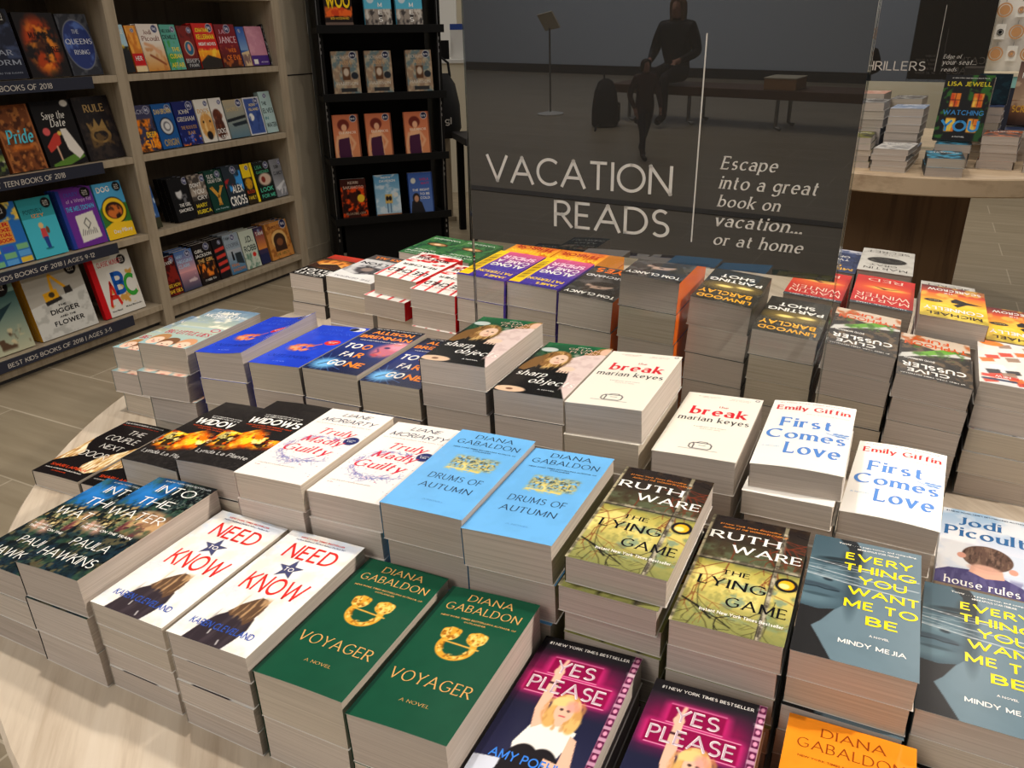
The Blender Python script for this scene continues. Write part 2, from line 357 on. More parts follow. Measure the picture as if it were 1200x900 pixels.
# ------------------------------------------------------------------ printed artwork
class Art:
    """paints flat artwork on a grid; x runs 0..1 left to right, y runs 0..1 top to bottom"""
    def __init__(s, w, h, step, seed=0):
        s.w, s.h = w, h; s.asp = h / w; s.nx = max(6, int(w / step)); s.ny = max(8, int(h / step)); s.SS = 2
        X = (np.arange((s.nx + 1) * 2) + .5) / ((s.nx + 1) * 2); Y = (np.arange((s.ny + 1) * 2) + .5) / ((s.ny + 1) * 2)
        s.X, s.Y = np.meshgrid(X, Y); s.A = np.zeros(s.X.shape + (3,)); s.txt = []; s.rng = np.random.RandomState(seed)
        s.spine = None
    def blend(s, m, c): s.A = s.A * (1 - m[..., None]) + np.asarray(c, float) * m[..., None]
    def bg(s, c): s.A[:] = c; s.spine = s.spine or c
    def G(s, c0, c1, y0=0., y1=1., x0=0., x1=1., al=1.):
        t = np.clip((s.Y - y0) / (y1 - y0), 0, 1)[..., None]; m = ((s.X >= x0) & (s.X <= x1) & (s.Y >= y0) & (s.Y <= y1)) * al
        s.blend(m, np.asarray(c0, float) * (1 - t) + np.asarray(c1, float) * t)
    def R(s, x0, y0, x1, y1, c, al=1., soft=0.):
        if soft:
            m = np.clip((s.X - x0) / soft + .5, 0, 1) * np.clip((x1 - s.X) / soft + .5, 0, 1) * np.clip(((s.Y - y0) * s.asp) / soft + .5, 0, 1) * np.clip(((y1 - s.Y) * s.asp) / soft + .5, 0, 1)
        else: m = ((s.X >= x0) & (s.X <= x1) & (s.Y >= y0) & (s.Y <= y1)) * 1.
        s.blend(m * al, c)
    def E(s, cx, cy, rx, ry, c, al=1., soft=.05, rot=0., hole=None):
        dx = s.X - cx; dy = (s.Y - cy) * s.asp; ry = ry * s.asp; a = R_(rot)
        u = (dx * math.cos(a) + dy * math.sin(a)) / rx; v = (-dx * math.sin(a) + dy * math.cos(a)) / ry
        d = np.sqrt(u * u + v * v); m = np.clip((1 - d) / soft + .5, 0, 1)
        if hole: m = m * np.clip((d - hole) / soft + .5, 0, 1)
        s.blend(m * al, c)
    def P(s, pts, c, al=1.):
        m = np.zeros(s.X.shape, bool); k = len(pts)
        for i in range(k):
            (x0, y0), (x1, y1) = pts[i], pts[(i + 1) % k]
            if y0 == y1: continue
            m ^= ((s.Y > min(y0, y1)) & (s.Y <= max(y0, y1)) & (s.X < x0 + (s.Y - y0) / (y1 - y0) * (x1 - x0)))
        s.blend(m * al, c)
    def L(s, pts, w, c, al=1., soft=.5):
        d = np.full(s.X.shape, 9.); y = s.Y * s.asp
        for (x0, y0), (x1, y1) in zip(pts[:-1], pts[1:]):
            y0 *= s.asp; y1 *= s.asp; dx, dy = x1 - x0, y1 - y0; q = dx * dx + dy * dy + 1e-12
            t = np.clip(((s.X - x0) * dx + (y - y0) * dy) / q, 0, 1); d = np.minimum(d, np.hypot(s.X - x0 - t * dx, y - y0 - t * dy))
        s.blend(np.clip((w / 2 - d) / (w * soft) + .5, 0, 1) * al, c)
    def fbm(s, fx, fy, oct=4):
        out = np.zeros(s.X.shape); amp = .5; tot = 0
        for o in range(oct):
            gx, gy = int(fx * 2 ** o) + 2, int(fy * 2 ** o) + 2; g = s.rng.rand(gy + 1, gx + 1)
            u = s.X * (gx - 1); v = s.Y * (gy - 1); i = u.astype(int); j = v.astype(int); a = u - i; b = v - j
            a = a * a * (3 - 2 * a); b = b * b * (3 - 2 * b)
            out += amp * ((g[j, i] * (1 - a) + g[j, i + 1] * a) * (1 - b) + (g[j + 1, i] * (1 - a) + g[j + 1, i + 1] * a) * b); tot += amp; amp *= .55
        return out / tot
    def N(s, c, fx, fy, lo=.45, hi=.65, al=1., box=None, oct=4, ell=None):
        m = np.clip((s.fbm(fx, fy, oct) - lo) / (hi - lo), 0, 1) * al
        if box:
            x0, y0, x1, y1 = box; e = .04
            m = m * np.clip((s.X - x0) / e + .5, 0, 1) * np.clip((x1 - s.X) / e + .5, 0, 1) * np.clip((s.Y - y0) / e + .5, 0, 1) * np.clip((y1 - s.Y) / e + .5, 0, 1)
        if ell:
            cx, cy, rx, ry, sf = ell; d = np.hypot((s.X - cx) / rx, (s.Y - cy) / ry); m = m * np.clip((1 - d) / sf + .5, 0, 1)
        s.blend(m, c)
    def T(s, t, st, x0, x1, y0, y1, c): s.txt.append((t, st, x0, x1, y0, y1, c)); return s
    def star(s, cx, cy, r, c, al=1., inner=.4):
        s.P([(cx + (r if i % 2 == 0 else r * inner) * math.sin(PI * i / 5), cy - (r if i % 2 == 0 else r * inner) * math.cos(PI * i / 5) / s.asp) for i in range(10)], c, al)
    def branches(s, x, y, ang, ln, w, c, depth=4, al=1.):
        if depth == 0 or ln < .02: return
        pts = [(x, y)]
        for k in range(3):
            ang += s.rng.uniform(-.35, .35); x += math.cos(ang) * ln / 3; y += math.sin(ang) * ln / 3 / s.asp; pts.append((x, y))
        s.L(pts, w, c, al)
        for k in range(2): s.branches(*pts[1 + k + (s.rng.rand() > .5)], ang + s.rng.choice([-1, 1]) * s.rng.uniform(.4, 1.1), ln * s.rng.uniform(.5, .8), w * .75, c, depth - 1, al)
    def grid(s):
        a = s.A.reshape(s.ny + 1, 2, s.nx + 1, 2, 3).mean((1, 3)); return a[::-1]      # row 0 = foot of the cover
# ------------------------------------------------------------------ the titles on the table
ART = {}
def title(key, w=.102, l=.187, step=.0009, seed=0):
    a = Art(w, l, step, seed); ART[key] = a; return a
W_, K_ = (240, 238, 232), (16, 16, 18)

a = title('water', seed=3); a.bg((18, 30, 36)); a.N((44, 66, 62), 5, 9, .4, .7, .8); a.N((10, 14, 18), 16, 30, .5, .6, .8)
a.N((30, 104, 176), 3, 3, .3, .55, .95, (-.1, -.1, .5, .34)); a.E(.1, .1, .4, .16, (46, 128, 206), .75, .8); a.N((20, 50, 80), 6, 6, .5, .7, .7, (-.1, -.1, .6, .5))
a.E(.78, .47, .3, .12, (196, 156, 110), .95, .5); a.E(.7, .42, .2, .07, (222, 186, 140), .8, .7); a.N((120, 84, 60), 9, 12, .5, .62, .6, (.5, .36, 1.1, .6))
a.N((176, 146, 92), 22, 36, .52, .6, .95, ell=(.34, .47, .36, .15, .5)); a.N((224, 206, 150), 30, 50, .56, .62, .9, ell=(.36, .5, .3, .1, .5)); a.N((14, 18, 20), 26, 40, .56, .62, .9, ell=(.4, .46, .36, .15, .5))
a.E(.22, .6, .2, .045, (206, 160, 140), .9, .7, 20); a.N((90, 36, 50), 10, 16, .52, .6, .8, (.55, .48, .95, .6)); a.N((24, 52, 78), 8, 8, .5, .7, .4, (-.1, .66, 1.1, 1.1)); a.N((120, 104, 66), 16, 20, .58, .64, .6, (-.1, .5, 1.1, 1.1)); a.N((52, 84, 60), 9, 12, .55, .7, .6)
a.N((10, 16, 18), 20, 30, .5, .58, .75, (.5, -.1, 1.1, .3)); a.N((120, 130, 120), 40, 60, .6, .64, .7, (.5, .02, 1.1, .32))
a.T('#1 NEW YORK TIMES BESTSELLER', 'b', .2, .95, .025, .04, (200, 206, 206)); a.T('INTO', 'thin', .27, .86, .075, .16, W_); a.T('THE', 'thin', .26, .78, .225, .305, W_); a.T('WATER', 'thin', .08, .97, .375, .455, W_)
a.T('THE AUTHOR OF', 't', .08, .4, .575, .588, W_); a.T('THE GIRL ON THE TRAIN', 'b', .08, .9, .602, .624, W_); a.T('PAULA', 'thin', .28, .86, .705, .775, W_); a.T('HAWKINS', 'thin', .1, .94, .83, .905, W_)

a = title('know', seed=5); a.bg((240, 237, 230)); a.N((196, 212, 232), 3, 4, .42, .7, .9, (-.1, -.1, 1.1, .3)); a.N((222, 216, 206), 6, 10, .5, .7, .8); a.N((206, 214, 226), 8, 14, .55, .7, .6)
for x, y, r in ((.85, .53, .12), (.12, .62, .11), (.98, .34, .07), (.06, .3, .06)): a.star(x, y, r, (206, 212, 218), .9); a.star(x, y, r * .7, (228, 228, 226), .9)
a.star(.475, .342, .165, (46, 48, 84), 1, .42); a.star(.475, .342, .135, (66, 70, 108), 1, .42)
co = (48, 40, 46); a.P([(.2, 1.01), (.24, .88), (.3, .8), (.4, .74), (.52, .715), (.62, .72), (.7, .76), (.74, .84), (.72, .92), (.68, 1.01)], co); a.N((70, 60, 66), 30, 6, .5, .62, .6, (.28, .76, .68, 1)); a.P([(.36, .755), (.42, .68), (.5, .625), (.56, .6), (.63, .605), (.68, .64), (.69, .7), (.68, .78), (.64, .82), (.58, .78), (.5, .765), (.42, .78)], (92, 68, 50)); a.N((186, 150, 108), 28, 6, .48, .58, .9, (.4, .6, .7, .78)); a.L([(.4, .9), (.41, .93)], .012, (210, 206, 206)); a.L([(.58, .95), (.6, .98)], .012, (210, 206, 206))
red = (214, 44, 40); a.T('NEW YORK TIMES BESTSELLER', 't', .2, .8, .04, .054, red); a.T('Perfect husband. Perfect father. Perfect lie?', 't/', .16, .84, .066, .08, (70, 80, 120)); a.T('NEED', 'mid', .2, .86, .11, .25, red); a.T('KNOW', 'mid', .15, .9, .42, .575, red); a.T('TO', 'b', .42, .535, .325, .36, W_); a.T('KAREN CLEVELAND', 'b', .1, .88, .85, .9, (46, 82, 170))

def gab(key, bg, ink, seed):
    a = title(key, seed=seed); a.bg(bg); a.N(tuple(v * .93 for v in bg), 4, 7, .4, .7, .5)
    a.T('DIANA', 'fine', .27, .78, .045, .1, ink); a.T('GABALDON', 'fine', .1, .92, .128, .188, ink); a.T('NEW YORK TIMES BESTSELLING AUTHOR OF', 't', .12, .94, .232, .244, ink); a.T('OUTLANDER', 't', .4, .64, .256, .268, ink); return a
a = gab('voyager', (22, 76, 54), (206, 164, 96), 7); gold = (222, 160, 50)
a.R(0, 0, .045, 1, (14, 50, 38))
a.E(.5, .44, .2, .1, gold, 1, .04, 0, .68); a.R(.44, .325, .56, .4, (22, 76, 54)); a.N((250, 206, 110), 26, 40, .5, .6, .9, ell=(.5, .43, .2, .1, .02)); a.N((150, 92, 20), 30, 46, .56, .64, .8, ell=(.5, .43, .2, .1, .02)); a.E(.5, .435, .125, .062, (22, 76, 54), 1, .06); a.R(.44, .32, .56, .4, (22, 76, 54))
for x in (.36, .64):
    a.E(x, .362, .095, .05, gold, 1, .08); a.E(x - .06, .345, .04, .022, gold, 1, .1); a.E(x + .06, .34, .04, .022, gold, 1, .1); a.N((252, 214, 120), 26, 40, .5, .58, .9, ell=(x, .36, .1, .05, .1)); a.N((150, 90, 20), 30, 50, .56, .62, .9, ell=(x, .36, .09, .045, .1))
a.L([(.34, .418), (.72, .432)], .016, (236, 176, 70))
a.T('VOYAGER', 'fine', .09, .93, .66, .735, (206, 164, 96)); a.T('A NOVEL', 'fine', .36, .66, .83, .85, (206, 164, 96))
a = gab('orange', (246, 146, 34), (150, 66, 20), 8); a.T('THE FIERY CROSS', 'fine', .1, .92, .66, .72, (150, 66, 20))
a = gab('drums', (106, 176, 232), (36, 52, 74), 9); a.N((150, 160, 130), 30, 60, .4, .5, 1, (.28, .335, .84, .475)); a.N((206, 190, 110), 34, 64, .5, .56, .95, (.3, .34, .82, .475)); a.N((70, 76, 66), 40, 70, .55, .6, .9, (.3, .34, .82, .475)); a.N((214, 190, 90), 24, 60, .45, .55, 1, (.28, .475, .72, .515)); a.L([(.5, .5), (.5, .46), (.46, .44)], .03, (220, 206, 130)); a.L([(.3, .495), (.7, .505)], .02, (224, 200, 110))
a.T('DRUMS OF', 'fine', .2, .86, .585, .65, (40, 60, 86)); a.T('AUTUMN', 'fine', .2, .84, .7, .76, (40, 60, 86)); a.T('A NOVEL', 'fine', .4, .66, .875, .89, (90, 150, 200))

a = title('yes', seed=11); a.bg((30, 30, 52)); a.G((36, 34, 36), (30, 32, 58), 0, .55); a.G((30, 32, 58), (44, 44, 76), .55, 1); a.R(-.02, .15, .94, .42, (150, 18, 78), .75, .26); a.R(.18, .13, .74, .26, (206, 40, 116), .9, .08); a.R(.04, .262, .9, .41, (206, 40, 116), .9, .08); a.R(.22, .14, .7, .255, (128, 12, 62), .9, .02); a.R(.08, .27, .86, .4, (132, 12, 64), .9, .02)
for y in (.14, .258, .272, .402): a.L([(.1 if y > .26 else .22, y), (.86 if y > .26 else .7, y)], .008, (255, 170, 210), .9)
sk = (232, 184, 158); a.P([(.0, 1.01), (.0, .84), (.3, .82), (.56, .86), (.56, 1.01)], (206, 212, 226)); a.P([(.34, .58), (.42, .545), (.6, .55), (.74, .58), (.7, .7), (.66, .78), (.3, .8), (.26, .72)], (238, 234, 226)); a.E(.4, .84, .16, .13, (26, 22, 26), 1, .05); a.E(.57, .84, .16, .13, (26, 22, 26), 1, .05); a.P([(.24, .86), (.72, .86), (.78, 1.01), (.2, 1.01)], (26, 22, 26))
a.P([(.3, .2), (.36, .2), (.38, .36), (.4, .5), (.44, .57), (.34, .62), (.29, .5), (.29, .34)], sk); a.L([(.32, .235), (.35, .15)], .035, sk); a.L([(.3, .24), (.31, .19)], .03, sk); a.E(.325, .235, .05, .03, sk, 1, .1); a.R(.285, .31, .38, .325, (60, 30, 40)); a.P([(.7, .6), (.77, .62), (.82, .78), (.76, .84), (.58, .8), (.58, .76), (.7, .77)], sk)
a.E(.55, .46, .14, .1, (226, 190, 120), 1, .1); a.E(.46, .52, .07, .07, (214, 170, 100), 1, .2); a.E(.66, .52, .07, .08, (220, 180, 110), 1, .2); a.N((196, 140, 78), 22, 12, .5, .6, .7, ell=(.55, .48, .2, .12, .1)); a.E(.55, .475, .085, .07, sk, 1, .08); a.E(.55, .54, .04, .03, sk); a.E(.52, .465, .018, .008, (70, 50, 50)); a.E(.585, .465, .018, .008, (70, 50, 50)); a.L([(.525, .505), (.575, .505)], .014, (190, 70, 80)); a.E(.5, .415, .1, .03, (234, 200, 130), 1, .3, -20); a.E(.61, .43, .07, .035, (236, 150, 140), .7, .5, 40)
a.R(.93, 0, 1, 1, (190, 140, 166))
for i in range(14): a.R(.935, i / 14 + .006, .995, i / 14 + .056, (84, 16, 56)); a.E(.965, i / 14 + .03, .018, .014, (220, 150, 180), 1, .3)
a.N((250, 240, 240), 6, 30, .55, .6, .8, (.93, 0, 1.02, .14))
a.T('#1 NEW YORK TIMES BESTSELLER', 'b', .08, .9, .035, .056, W_)
neon = (240, 226, 232)
a.T('YES', 'light', .26, .66, .155, .245, neon); a.T('PLEASE', 'light', .1, .83, .29, .385, neon); a.T('YES', 'light', .265, .665, .16, .24, (196, 170, 182)); a.T('PLEASE', 'light', .105, .835, .295, .38, (196, 170, 182)); a.T('AMY POEHLER', 'b', .12, .9, .775, .83, (60, 130, 226))

a = title('couple', seed=13); a.bg((24, 21, 22))
def curtain(a, pts):
    a.P(pts, (206, 170, 110)); x0 = min(p[0] for p in pts); x1 = max(p[0] for p in pts); y0 = min(p[1] for p in pts); y1 = max(p[1] for p in pts)
    sv = a.A.copy(); m = np.zeros(a.X.shape, bool); a.N((250, 236, 206), 30, 8, .42, .56, .95, (x0, y0, x1, y1)); a.N((150, 96, 46), 24, 8, .56, .66, .9, (x0, y0, x1, y1))
    for i in range(len(pts)):
        (ax, ay), (bx, by) = pts[i], pts[(i + 1) % len(pts)]
        if ay != by: m ^= ((a.Y > min(ay, by)) & (a.Y <= max(ay, by)) & (a.X < ax + (a.Y - ay) / (by - ay) * (bx - ax)))
    a.A = np.where(m[..., None], a.A, sv)
curtain(a, [(0, .36), (.09, .48), (.28, .6), (.26, .68), (.12, .74), (0, .8)]); curtain(a, [(.62, .78), (.68, .62), (.84, .52), (1, .38), (1, .82), (.86, .88), (.68, .86)])
a.T('THE INTERNATIONAL BESTSELLER', 'b', .04, .9, .03, .05, W_); a.T('How well do you know the people next door?', 't', .05, .85, .07, .086, (206, 60, 30)); wh = (226, 222, 214)
a.T('THE', 'thin', .44, .76, .15, .225, wh); a.T('COUPLE', 'thin', .18, .86, .275, .36, wh); a.T('NEXT', 'thin', .36, .8, .425, .5, wh); a.T('DOOR', 'thin', .24, .8, .57, .66, wh); a.T('SHARI LAPENA', 'b', .1, .86, .83, .87, (206, 66, 30)); a.T('AUTHOR OF THE NEW THRILLER A STRANGER', 't', .08, .86, .895, .91, wh); a.T('IN THE HOUSE', 't', .3, .6, .93, .945, (206, 66, 30))

def flames(a, box):
    x0, y0, x1, y1 = box; cx, cy = (x0 + x1) / 2, (y0 + y1) / 2; el = lambda k: (cx, cy, (x1 - x0) / 2 * k, (y1 - y0) / 2 * k, .6)
    a.N((196, 40, 8), 9, 12, .42, .47, 1, ell=el(1)); a.N((246, 116, 14), 11, 16, .46, .52, 1, ell=el(.95)); a.N((255, 206, 40), 13, 20, .5, .56, 1, ell=el(.9)); a.N((28, 22, 20), 8, 10, .56, .6, .9, ell=el(1.05)); a.N((255, 244, 150), 14, 24, .56, .62, .9, ell=el(.75))
a = title('widows', seed=19); a.bg((32, 30, 30)); a.N((44, 41, 40), 30, 50, .45, .6, .7); flames(a, (-.05, .46, .66, .78)); flames(a, (.36, .5, 1.0, .72)); a.P([(.0, .44), (.5, .44), (.3, .55), (.0, .52)], (32, 30, 30)); a.P([(.62, .42), (1, .42), (1, .56), (.8, .58)], (32, 30, 30))
a.T('NOW A MAJOR MOTION PICTURE FROM', 't', .2, .84, .235, .25, W_); a.T('THE DIRECTOR OF 12 YEARS', 'b', .22, .84, .26, .276, W_); a.T('WIDOWS', 'x', .08, .95, .29, .385, (244, 242, 236)); a.T('THEY PLANNED THE PERFECT HEIST', 't', .14, .92, .405, .42, (206, 70, 30)); a.T('FOR THEIR HUSBANDS', 't', .3, .8, .435, .448, (206, 70, 30)); a.T('Lynda La Plante', 'thin', .08, .92, .82, .88, (206, 204, 200)); a.T('C', 'thin', .02, .06, .7, .74, W_)

a = title('guilty', seed=23); a.bg((238, 231, 224)); red = (206, 40, 66); bl = (84, 92, 160)
for k in range(150):
    t = a.rng.rand(); an = math.pi * (.2 + 1.5 * t); x = .5 + .36 * math.cos(an) + a.rng.normal(0, .03); y = .58 - .2 * math.sin(an) * .8 + a.rng.normal(0, .012)
    d = an + 1.57 + a.rng.normal(0, .5); ln = .04 + .04 * a.rng.rand(); a.L([(x, y), (x + ln * math.cos(d), y - ln * math.sin(d) / a.asp)], .008, bl if a.rng.rand() < .75 else (170, 120, 170), .75)
for k in range(60):
    t = a.rng.rand(); x = .2 + .7 * t; y = .72 + .06 * math.sin(t * 4) + a.rng.normal(0, .016); a.L([(x, y), (x + a.rng.normal(0, .05), y + a.rng.normal(0, .02))], .008, bl, .7)
for k in range(40): x, y = a.rng.rand(2); a.E(x, .3 + .6 * y, .008, .004, bl if k % 3 else red, .7, .3)
a.E(.88, .415, .1, .055, (34, 44, 100), 1, .05); a.T('BIG LITTLE', 't', .82, .94, .4, .41, W_); a.T('LIES', 't', .84, .92, .418, .43, W_)
dk = (44, 56, 84); a.T('LIANE', 'light/', .3, .76, .05, .1, dk); a.T('MORIARTY', 'light/', .1, .94, .135, .195, dk); a.T('the bestselling author of Big Little Lies', 't', .06, .94, .222, .234, (206, 110, 110)); a.T('Truly', 'serif/', .32, .86, .29, .4, red); a.T('Madly', 'serif/', .22, .86, .42, .53, red); a.T('Guilty', 'serif/', .14, .86, .55, .67, red); a.T('Compelling and completely unputdownable', 't', .1, .66, .83, .845, (150, 140, 150)); a.T('heat', 't', .1, .18, .86, .87, (206, 110, 110))

a = title('lying', seed=29); a.bg((120, 122, 66)); a.G((30, 23, 22), (50, 42, 32), 0, .26); a.G((56, 50, 36), (78, 76, 48), .26, .45); a.G((150, 144, 66), (212, 194, 104), .45, .62); a.G((212, 194, 104), (128, 130, 74), .62, 1); a.N((58, 44, 30), 6, 9, .5, .66, .7, (-.1, -.1, 1.1, .44)); a.N((86, 96, 70), 8, 12, .5, .64, .7, (-.1, .3, 1.1, .46)); a.N((110, 128, 84), 9, 14, .5, .64, .55, (-.1, .78, 1.1, 1.1)); a.N((232, 214, 130), 6, 8, .5, .66, .8, (-.1, .46, .7, .8)); a.N((116, 140, 120), 8, 12, .55, .64, .8, (.3, .6, 1.1, .9)); a.N((120, 124, 70), 14, 26, .56, .64, .4, (-.1, .44, 1.1, 1.1))
for k in range(9): a.branches(a.rng.rand() * 1.1, -.02 + a.rng.rand() * .3, a.rng.uniform(.4, 2.8), .5, .014, (112, 44, 26) if k % 3 else (24, 18, 16), 4, .9)
for k in range(7): a.branches(a.rng.rand(), .46 + a.rng.rand() * .5, a.rng.uniform(-2.6, 2.6), .4, .01, (126, 66, 30) if k % 2 else (60, 52, 28), 4, .85)
a.L([(-.02, .79), (.2, .85), (.34, .92)], .022, (24, 22, 18)); a.branches(.1, .82, .3, .5, .014, (28, 24, 18), 4)
for x0, y0, x1, y1 in ((.752, 0, .79, 1), (0, .42, 1, .44)): a.R(x0, y0, x1, y1, (128, 120, 98)); a.N((196, 188, 164), 12, 20, .48, .6, .9, (x0, y0, x1, y1)); a.N((48, 42, 36), 14, 24, .52, .62, .9, (x0, y0, x1, y1))
a.R(.744, 0, .753, 1, (34, 30, 26), .8); a.R(0, .438, 1, .446, (30, 28, 24), .8); a.R(0, 0, .03, 1, (170, 160, 130)); a.N((60, 56, 44), 6, 40, .5, .6, .9, (0, 0, .03, 1))
a.E(.895, .535, .105, .058, (26, 24, 24), 1, .05); a.E(.895, .535, .07, .038, (246, 176, 28), 1, .06); a.E(.875, .545, .05, .022, (250, 226, 150), .9, .3)
a.T('#1 New York Times Bestselling', 'b/', .1, .73, .075, .093, (214, 130, 50)); a.T('Author of THE WOMAN IN CABIN 10', 'b/', .14, .8, .105, .123, (214, 130, 50)); a.T('RUTH', 'serif', .04, .76, .16, .235, W_); a.T('WARE', 'serif', .3, .98, .275, .35, W_); a.T('THE', 'serif', .3, .56, .515, .555, K_); a.T('LYING', 'serif', .1, .74, .59, .67, K_); a.T('GAME', 'serif', .42, 1.0 - .04, .73, .81, K_); a.T('Instant New York Times Bestseller', 'b', .22, .96, .855, .88, W_)

a = title('every', seed=31); a.bg((102, 124, 135)); a.N((94, 115, 126), 4, 6, .4, .7, .5)
a.P([(0, 0), (.36, 0), (.44, .1), (.43, .2), (.4, .27), (.43, .36), (.44, .46), (.4, .56), (.3, .635), (.16, .66), (0, .66)], (65, 87, 98)); a.E(.12, .36, .26, .12, (87, 113, 124), .85, .9); a.E(.06, .57, .22, .05, (95, 121, 132), .8, .9); a.E(.2, .24, .2, .05, (74, 99, 110), .7, .9)
a.P([(.24, 0), (.4, 0), (.47, .08), (.46, .2), (.42, .28), (.38, .2), (.34, .08)], (29, 32, 35)); a.E(.42, .44, .06, .2, (48, 65, 74), .7, .9); a.E(.4, .2, .1, .1, (37, 45, 51), .7, .8)
a.E(.25, .205, .15, .016, (31, 42, 48), .95, .6, -6); a.E(.24, .245, .13, .018, (28, 39, 45), .95, .5, -3); a.E(.24, .245, .05, .012, (18, 26, 31), .9, .4); a.E(.1, .235, .06, .03, (46, 65, 74), .7, .9)
a.E(.15, .385, .07, .026, (99, 124, 134), .9, .8); a.E(.2, .4, .045, .012, (31, 43, 51), .9, .5, 10); a.L([(.15, .27), (.12, .36)], .05, (60, 82, 93), .7, .9)
a.E(.13, .468, .2, .024, (54, 70, 81), .95, .4, 5); a.E(.12, .5, .17, .026, (74, 98, 110), .95, .5, 3); a.L([(0, .482), (.12, .478), (.2, .486), (.31, .484)], .014, (23, 32, 39)); a.E(.13, .54, .14, .012, (48, 67, 76), .8, .7)
a.P([(0, .645), (.16, .655), (.3, .63), (.2, .74), (.13, .79), (.22, .88), (.34, 1.01), (0, 1.01)], (34, 34, 35))
for k in range(6):
    y = .24 + .03 * k + a.rng.normal(0, .02); x = a.rng.rand() * .3 - .1; a.L([(x, y), (x + .3 + .5 * a.rng.rand(), y + a.rng.normal(.01, .02))], .005, (226, 230, 230), .6)
for yy in (.235, .31, .37): a.L([(-.02, yy), (.4, yy + .03), (.98, yy + .02 + .04 * a.rng.rand())], .008, (230, 232, 232), .9)
ye = (246, 226, 20); a.T('Twisty . . . a page-turner, and compelling.', 't', .24, .96, .035, .052, W_); a.T('MINNEAPOLIS STAR-TRIBUNE', 'b', .42, .8, .064, .08, W_)
for t, x0, x1, y in (('EVERY', .32, .93, .115), ('THING', .32, .96, .215), ('YOU', .46, .88, .315), ('WANT', .38, .98, .415), ('ME TO', .36, .98, .52), ('BE', .56, .82, .63)): a.T(t, 'b', x0, x1, y, y + .068, ye)
a.T('A NOVEL', 't', .6, .76, .765, .78, W_); a.T('MINDY MEJIA', 'b', .36, .9, .835, .868, W_)

a = title('boy', seed=37); a.bg((196, 206, 220)); a.G((150, 180, 206), (206, 210, 222), 0, .5); a.N((226, 226, 226), 3, 5, .45, .65, .8); a.P([(0, 1.01), (0, .86), (.14, .8), (.36, .78), (.72, .8), (.92, .86), (1, .92), (1, 1.01)], (70, 64, 108)); a.N((94, 88, 134), 20, 8, .5, .6, .6, (0, .8, 1, 1)); a.P([(.4, .68), (.7, .68), (.74, .82), (.54, .85), (.36, .8)], (214, 166, 144)); a.E(.55, .6, .28, .15, (92, 70, 60), 1, .04); a.N((128, 102, 86), 30, 10, .48, .6, .8, ell=(.55, .6, .27, .14, .05)); a.N((56, 42, 38), 26, 10, .55, .64, .7, ell=(.55, .6, .27, .14, .05)); a.E(.27, .62, .05, .034, (206, 150, 130), 1, .15); a.E(.83, .7, .05, .034, (206, 150, 130), 1, .15); a.E(.53, .74, .18, .05, (206, 160, 140), .9, .4)
nb = (52, 100, 150); a.T('#1 NEW YORK TIMES BESTSELLING AUTHOR', 'b', .04, .98, .03, .05, (40, 60, 90)); a.T('Jodi', 'serifb', .2, .7, .1, .22, nb); a.T('Picoult', 'serifb', .04, .96, .245, .38, nb); a.T('house rules', 'serif', .1, .9, .9, .99, W_)

a = title('sky', seed=41); a.bg((170, 190, 190)); a.G((104, 134, 162), (180, 190, 168), 0, .5); a.G((180, 192, 174), (150, 184, 186), .55, 1); a.N((238, 234, 214), 3, 10, .48, .62, .9, (-.1, .1, 1.1, .5)); a.N((150, 170, 190), 4, 12, .5, .64, .6, (-.1, -.1, 1.1, .4))
for x, y, r, hc in ((.2, .88, .17, (176, 130, 86)), (.5, .95, .17, (120, 84, 60)), (.82, .92, .16, (206, 150, 110))): a.E(x, y - .04, r, r * .62, hc, 1, .06); a.E(x, y + .02, r * .8, r * .5, (236, 200, 176), 1, .1); a.E(x - .05, y + .01, .016, .008, (60, 40, 40)); a.E(x + .06, y + .01, .016, .008, (60, 40, 40)); a.E(x + .01, y + .05, .04, .01, (196, 90, 90))
a.E(.88, .55, .09, .04, (190, 70, 90), 1, .1, 0, .7); a.T('LIANE', 'b', .24, .7, .07, .135, W_); a.T('MORIARTY', 'b', .1, .88, .155, .235, W_); a.T('BIG LITTLE LIES', 'serifb', .06, .96, .63, .72, (196, 60, 84)); a.T('a novel', 't', .4, .6, .26, .28, W_)

a = title('blue', seed=43); a.bg((28, 62, 196)); a.N((34, 74, 210), 4, 8, .45, .65, .7); a.N((226, 106, 60), 14, 20, .42, .5, 1, ell=(.42, .58, .24, .09, .5)); a.N((240, 160, 110), 20, 30, .52, .58, .9, ell=(.4, .6, .2, .07, .5)); a.L([(.5, .56), (.66, .47)], .03, (206, 110, 70)); a.E(.8, .42, .14, .06, (214, 50, 40), 1, .05); a.T('THE TV SERIES', 't', .7, .9, .4, .415, W_); a.T('NOW', 'b', .74, .86, .42, .44, W_); a.E(.82, .06, .15, .05, (226, 226, 226), 1, .05); a.E(.76, .065, .08, .04, (20, 30, 60), 1, .2); a.T('$7.99', 'b', .72, .92, .05, .07, (60, 60, 90))
a.T('DIANA', 'fine', .2, .6, .09, .14, (60, 96, 220)); a.T('GABALDON', 'fine', .08, .9, .18, .235, (60, 96, 220)); a.T('OUTLANDER', 'fine', .1, .9, .77, .83, (20, 44, 140)); a.T('A NOVEL', 'fine', .36, .6, .91, .925, (140, 170, 240))

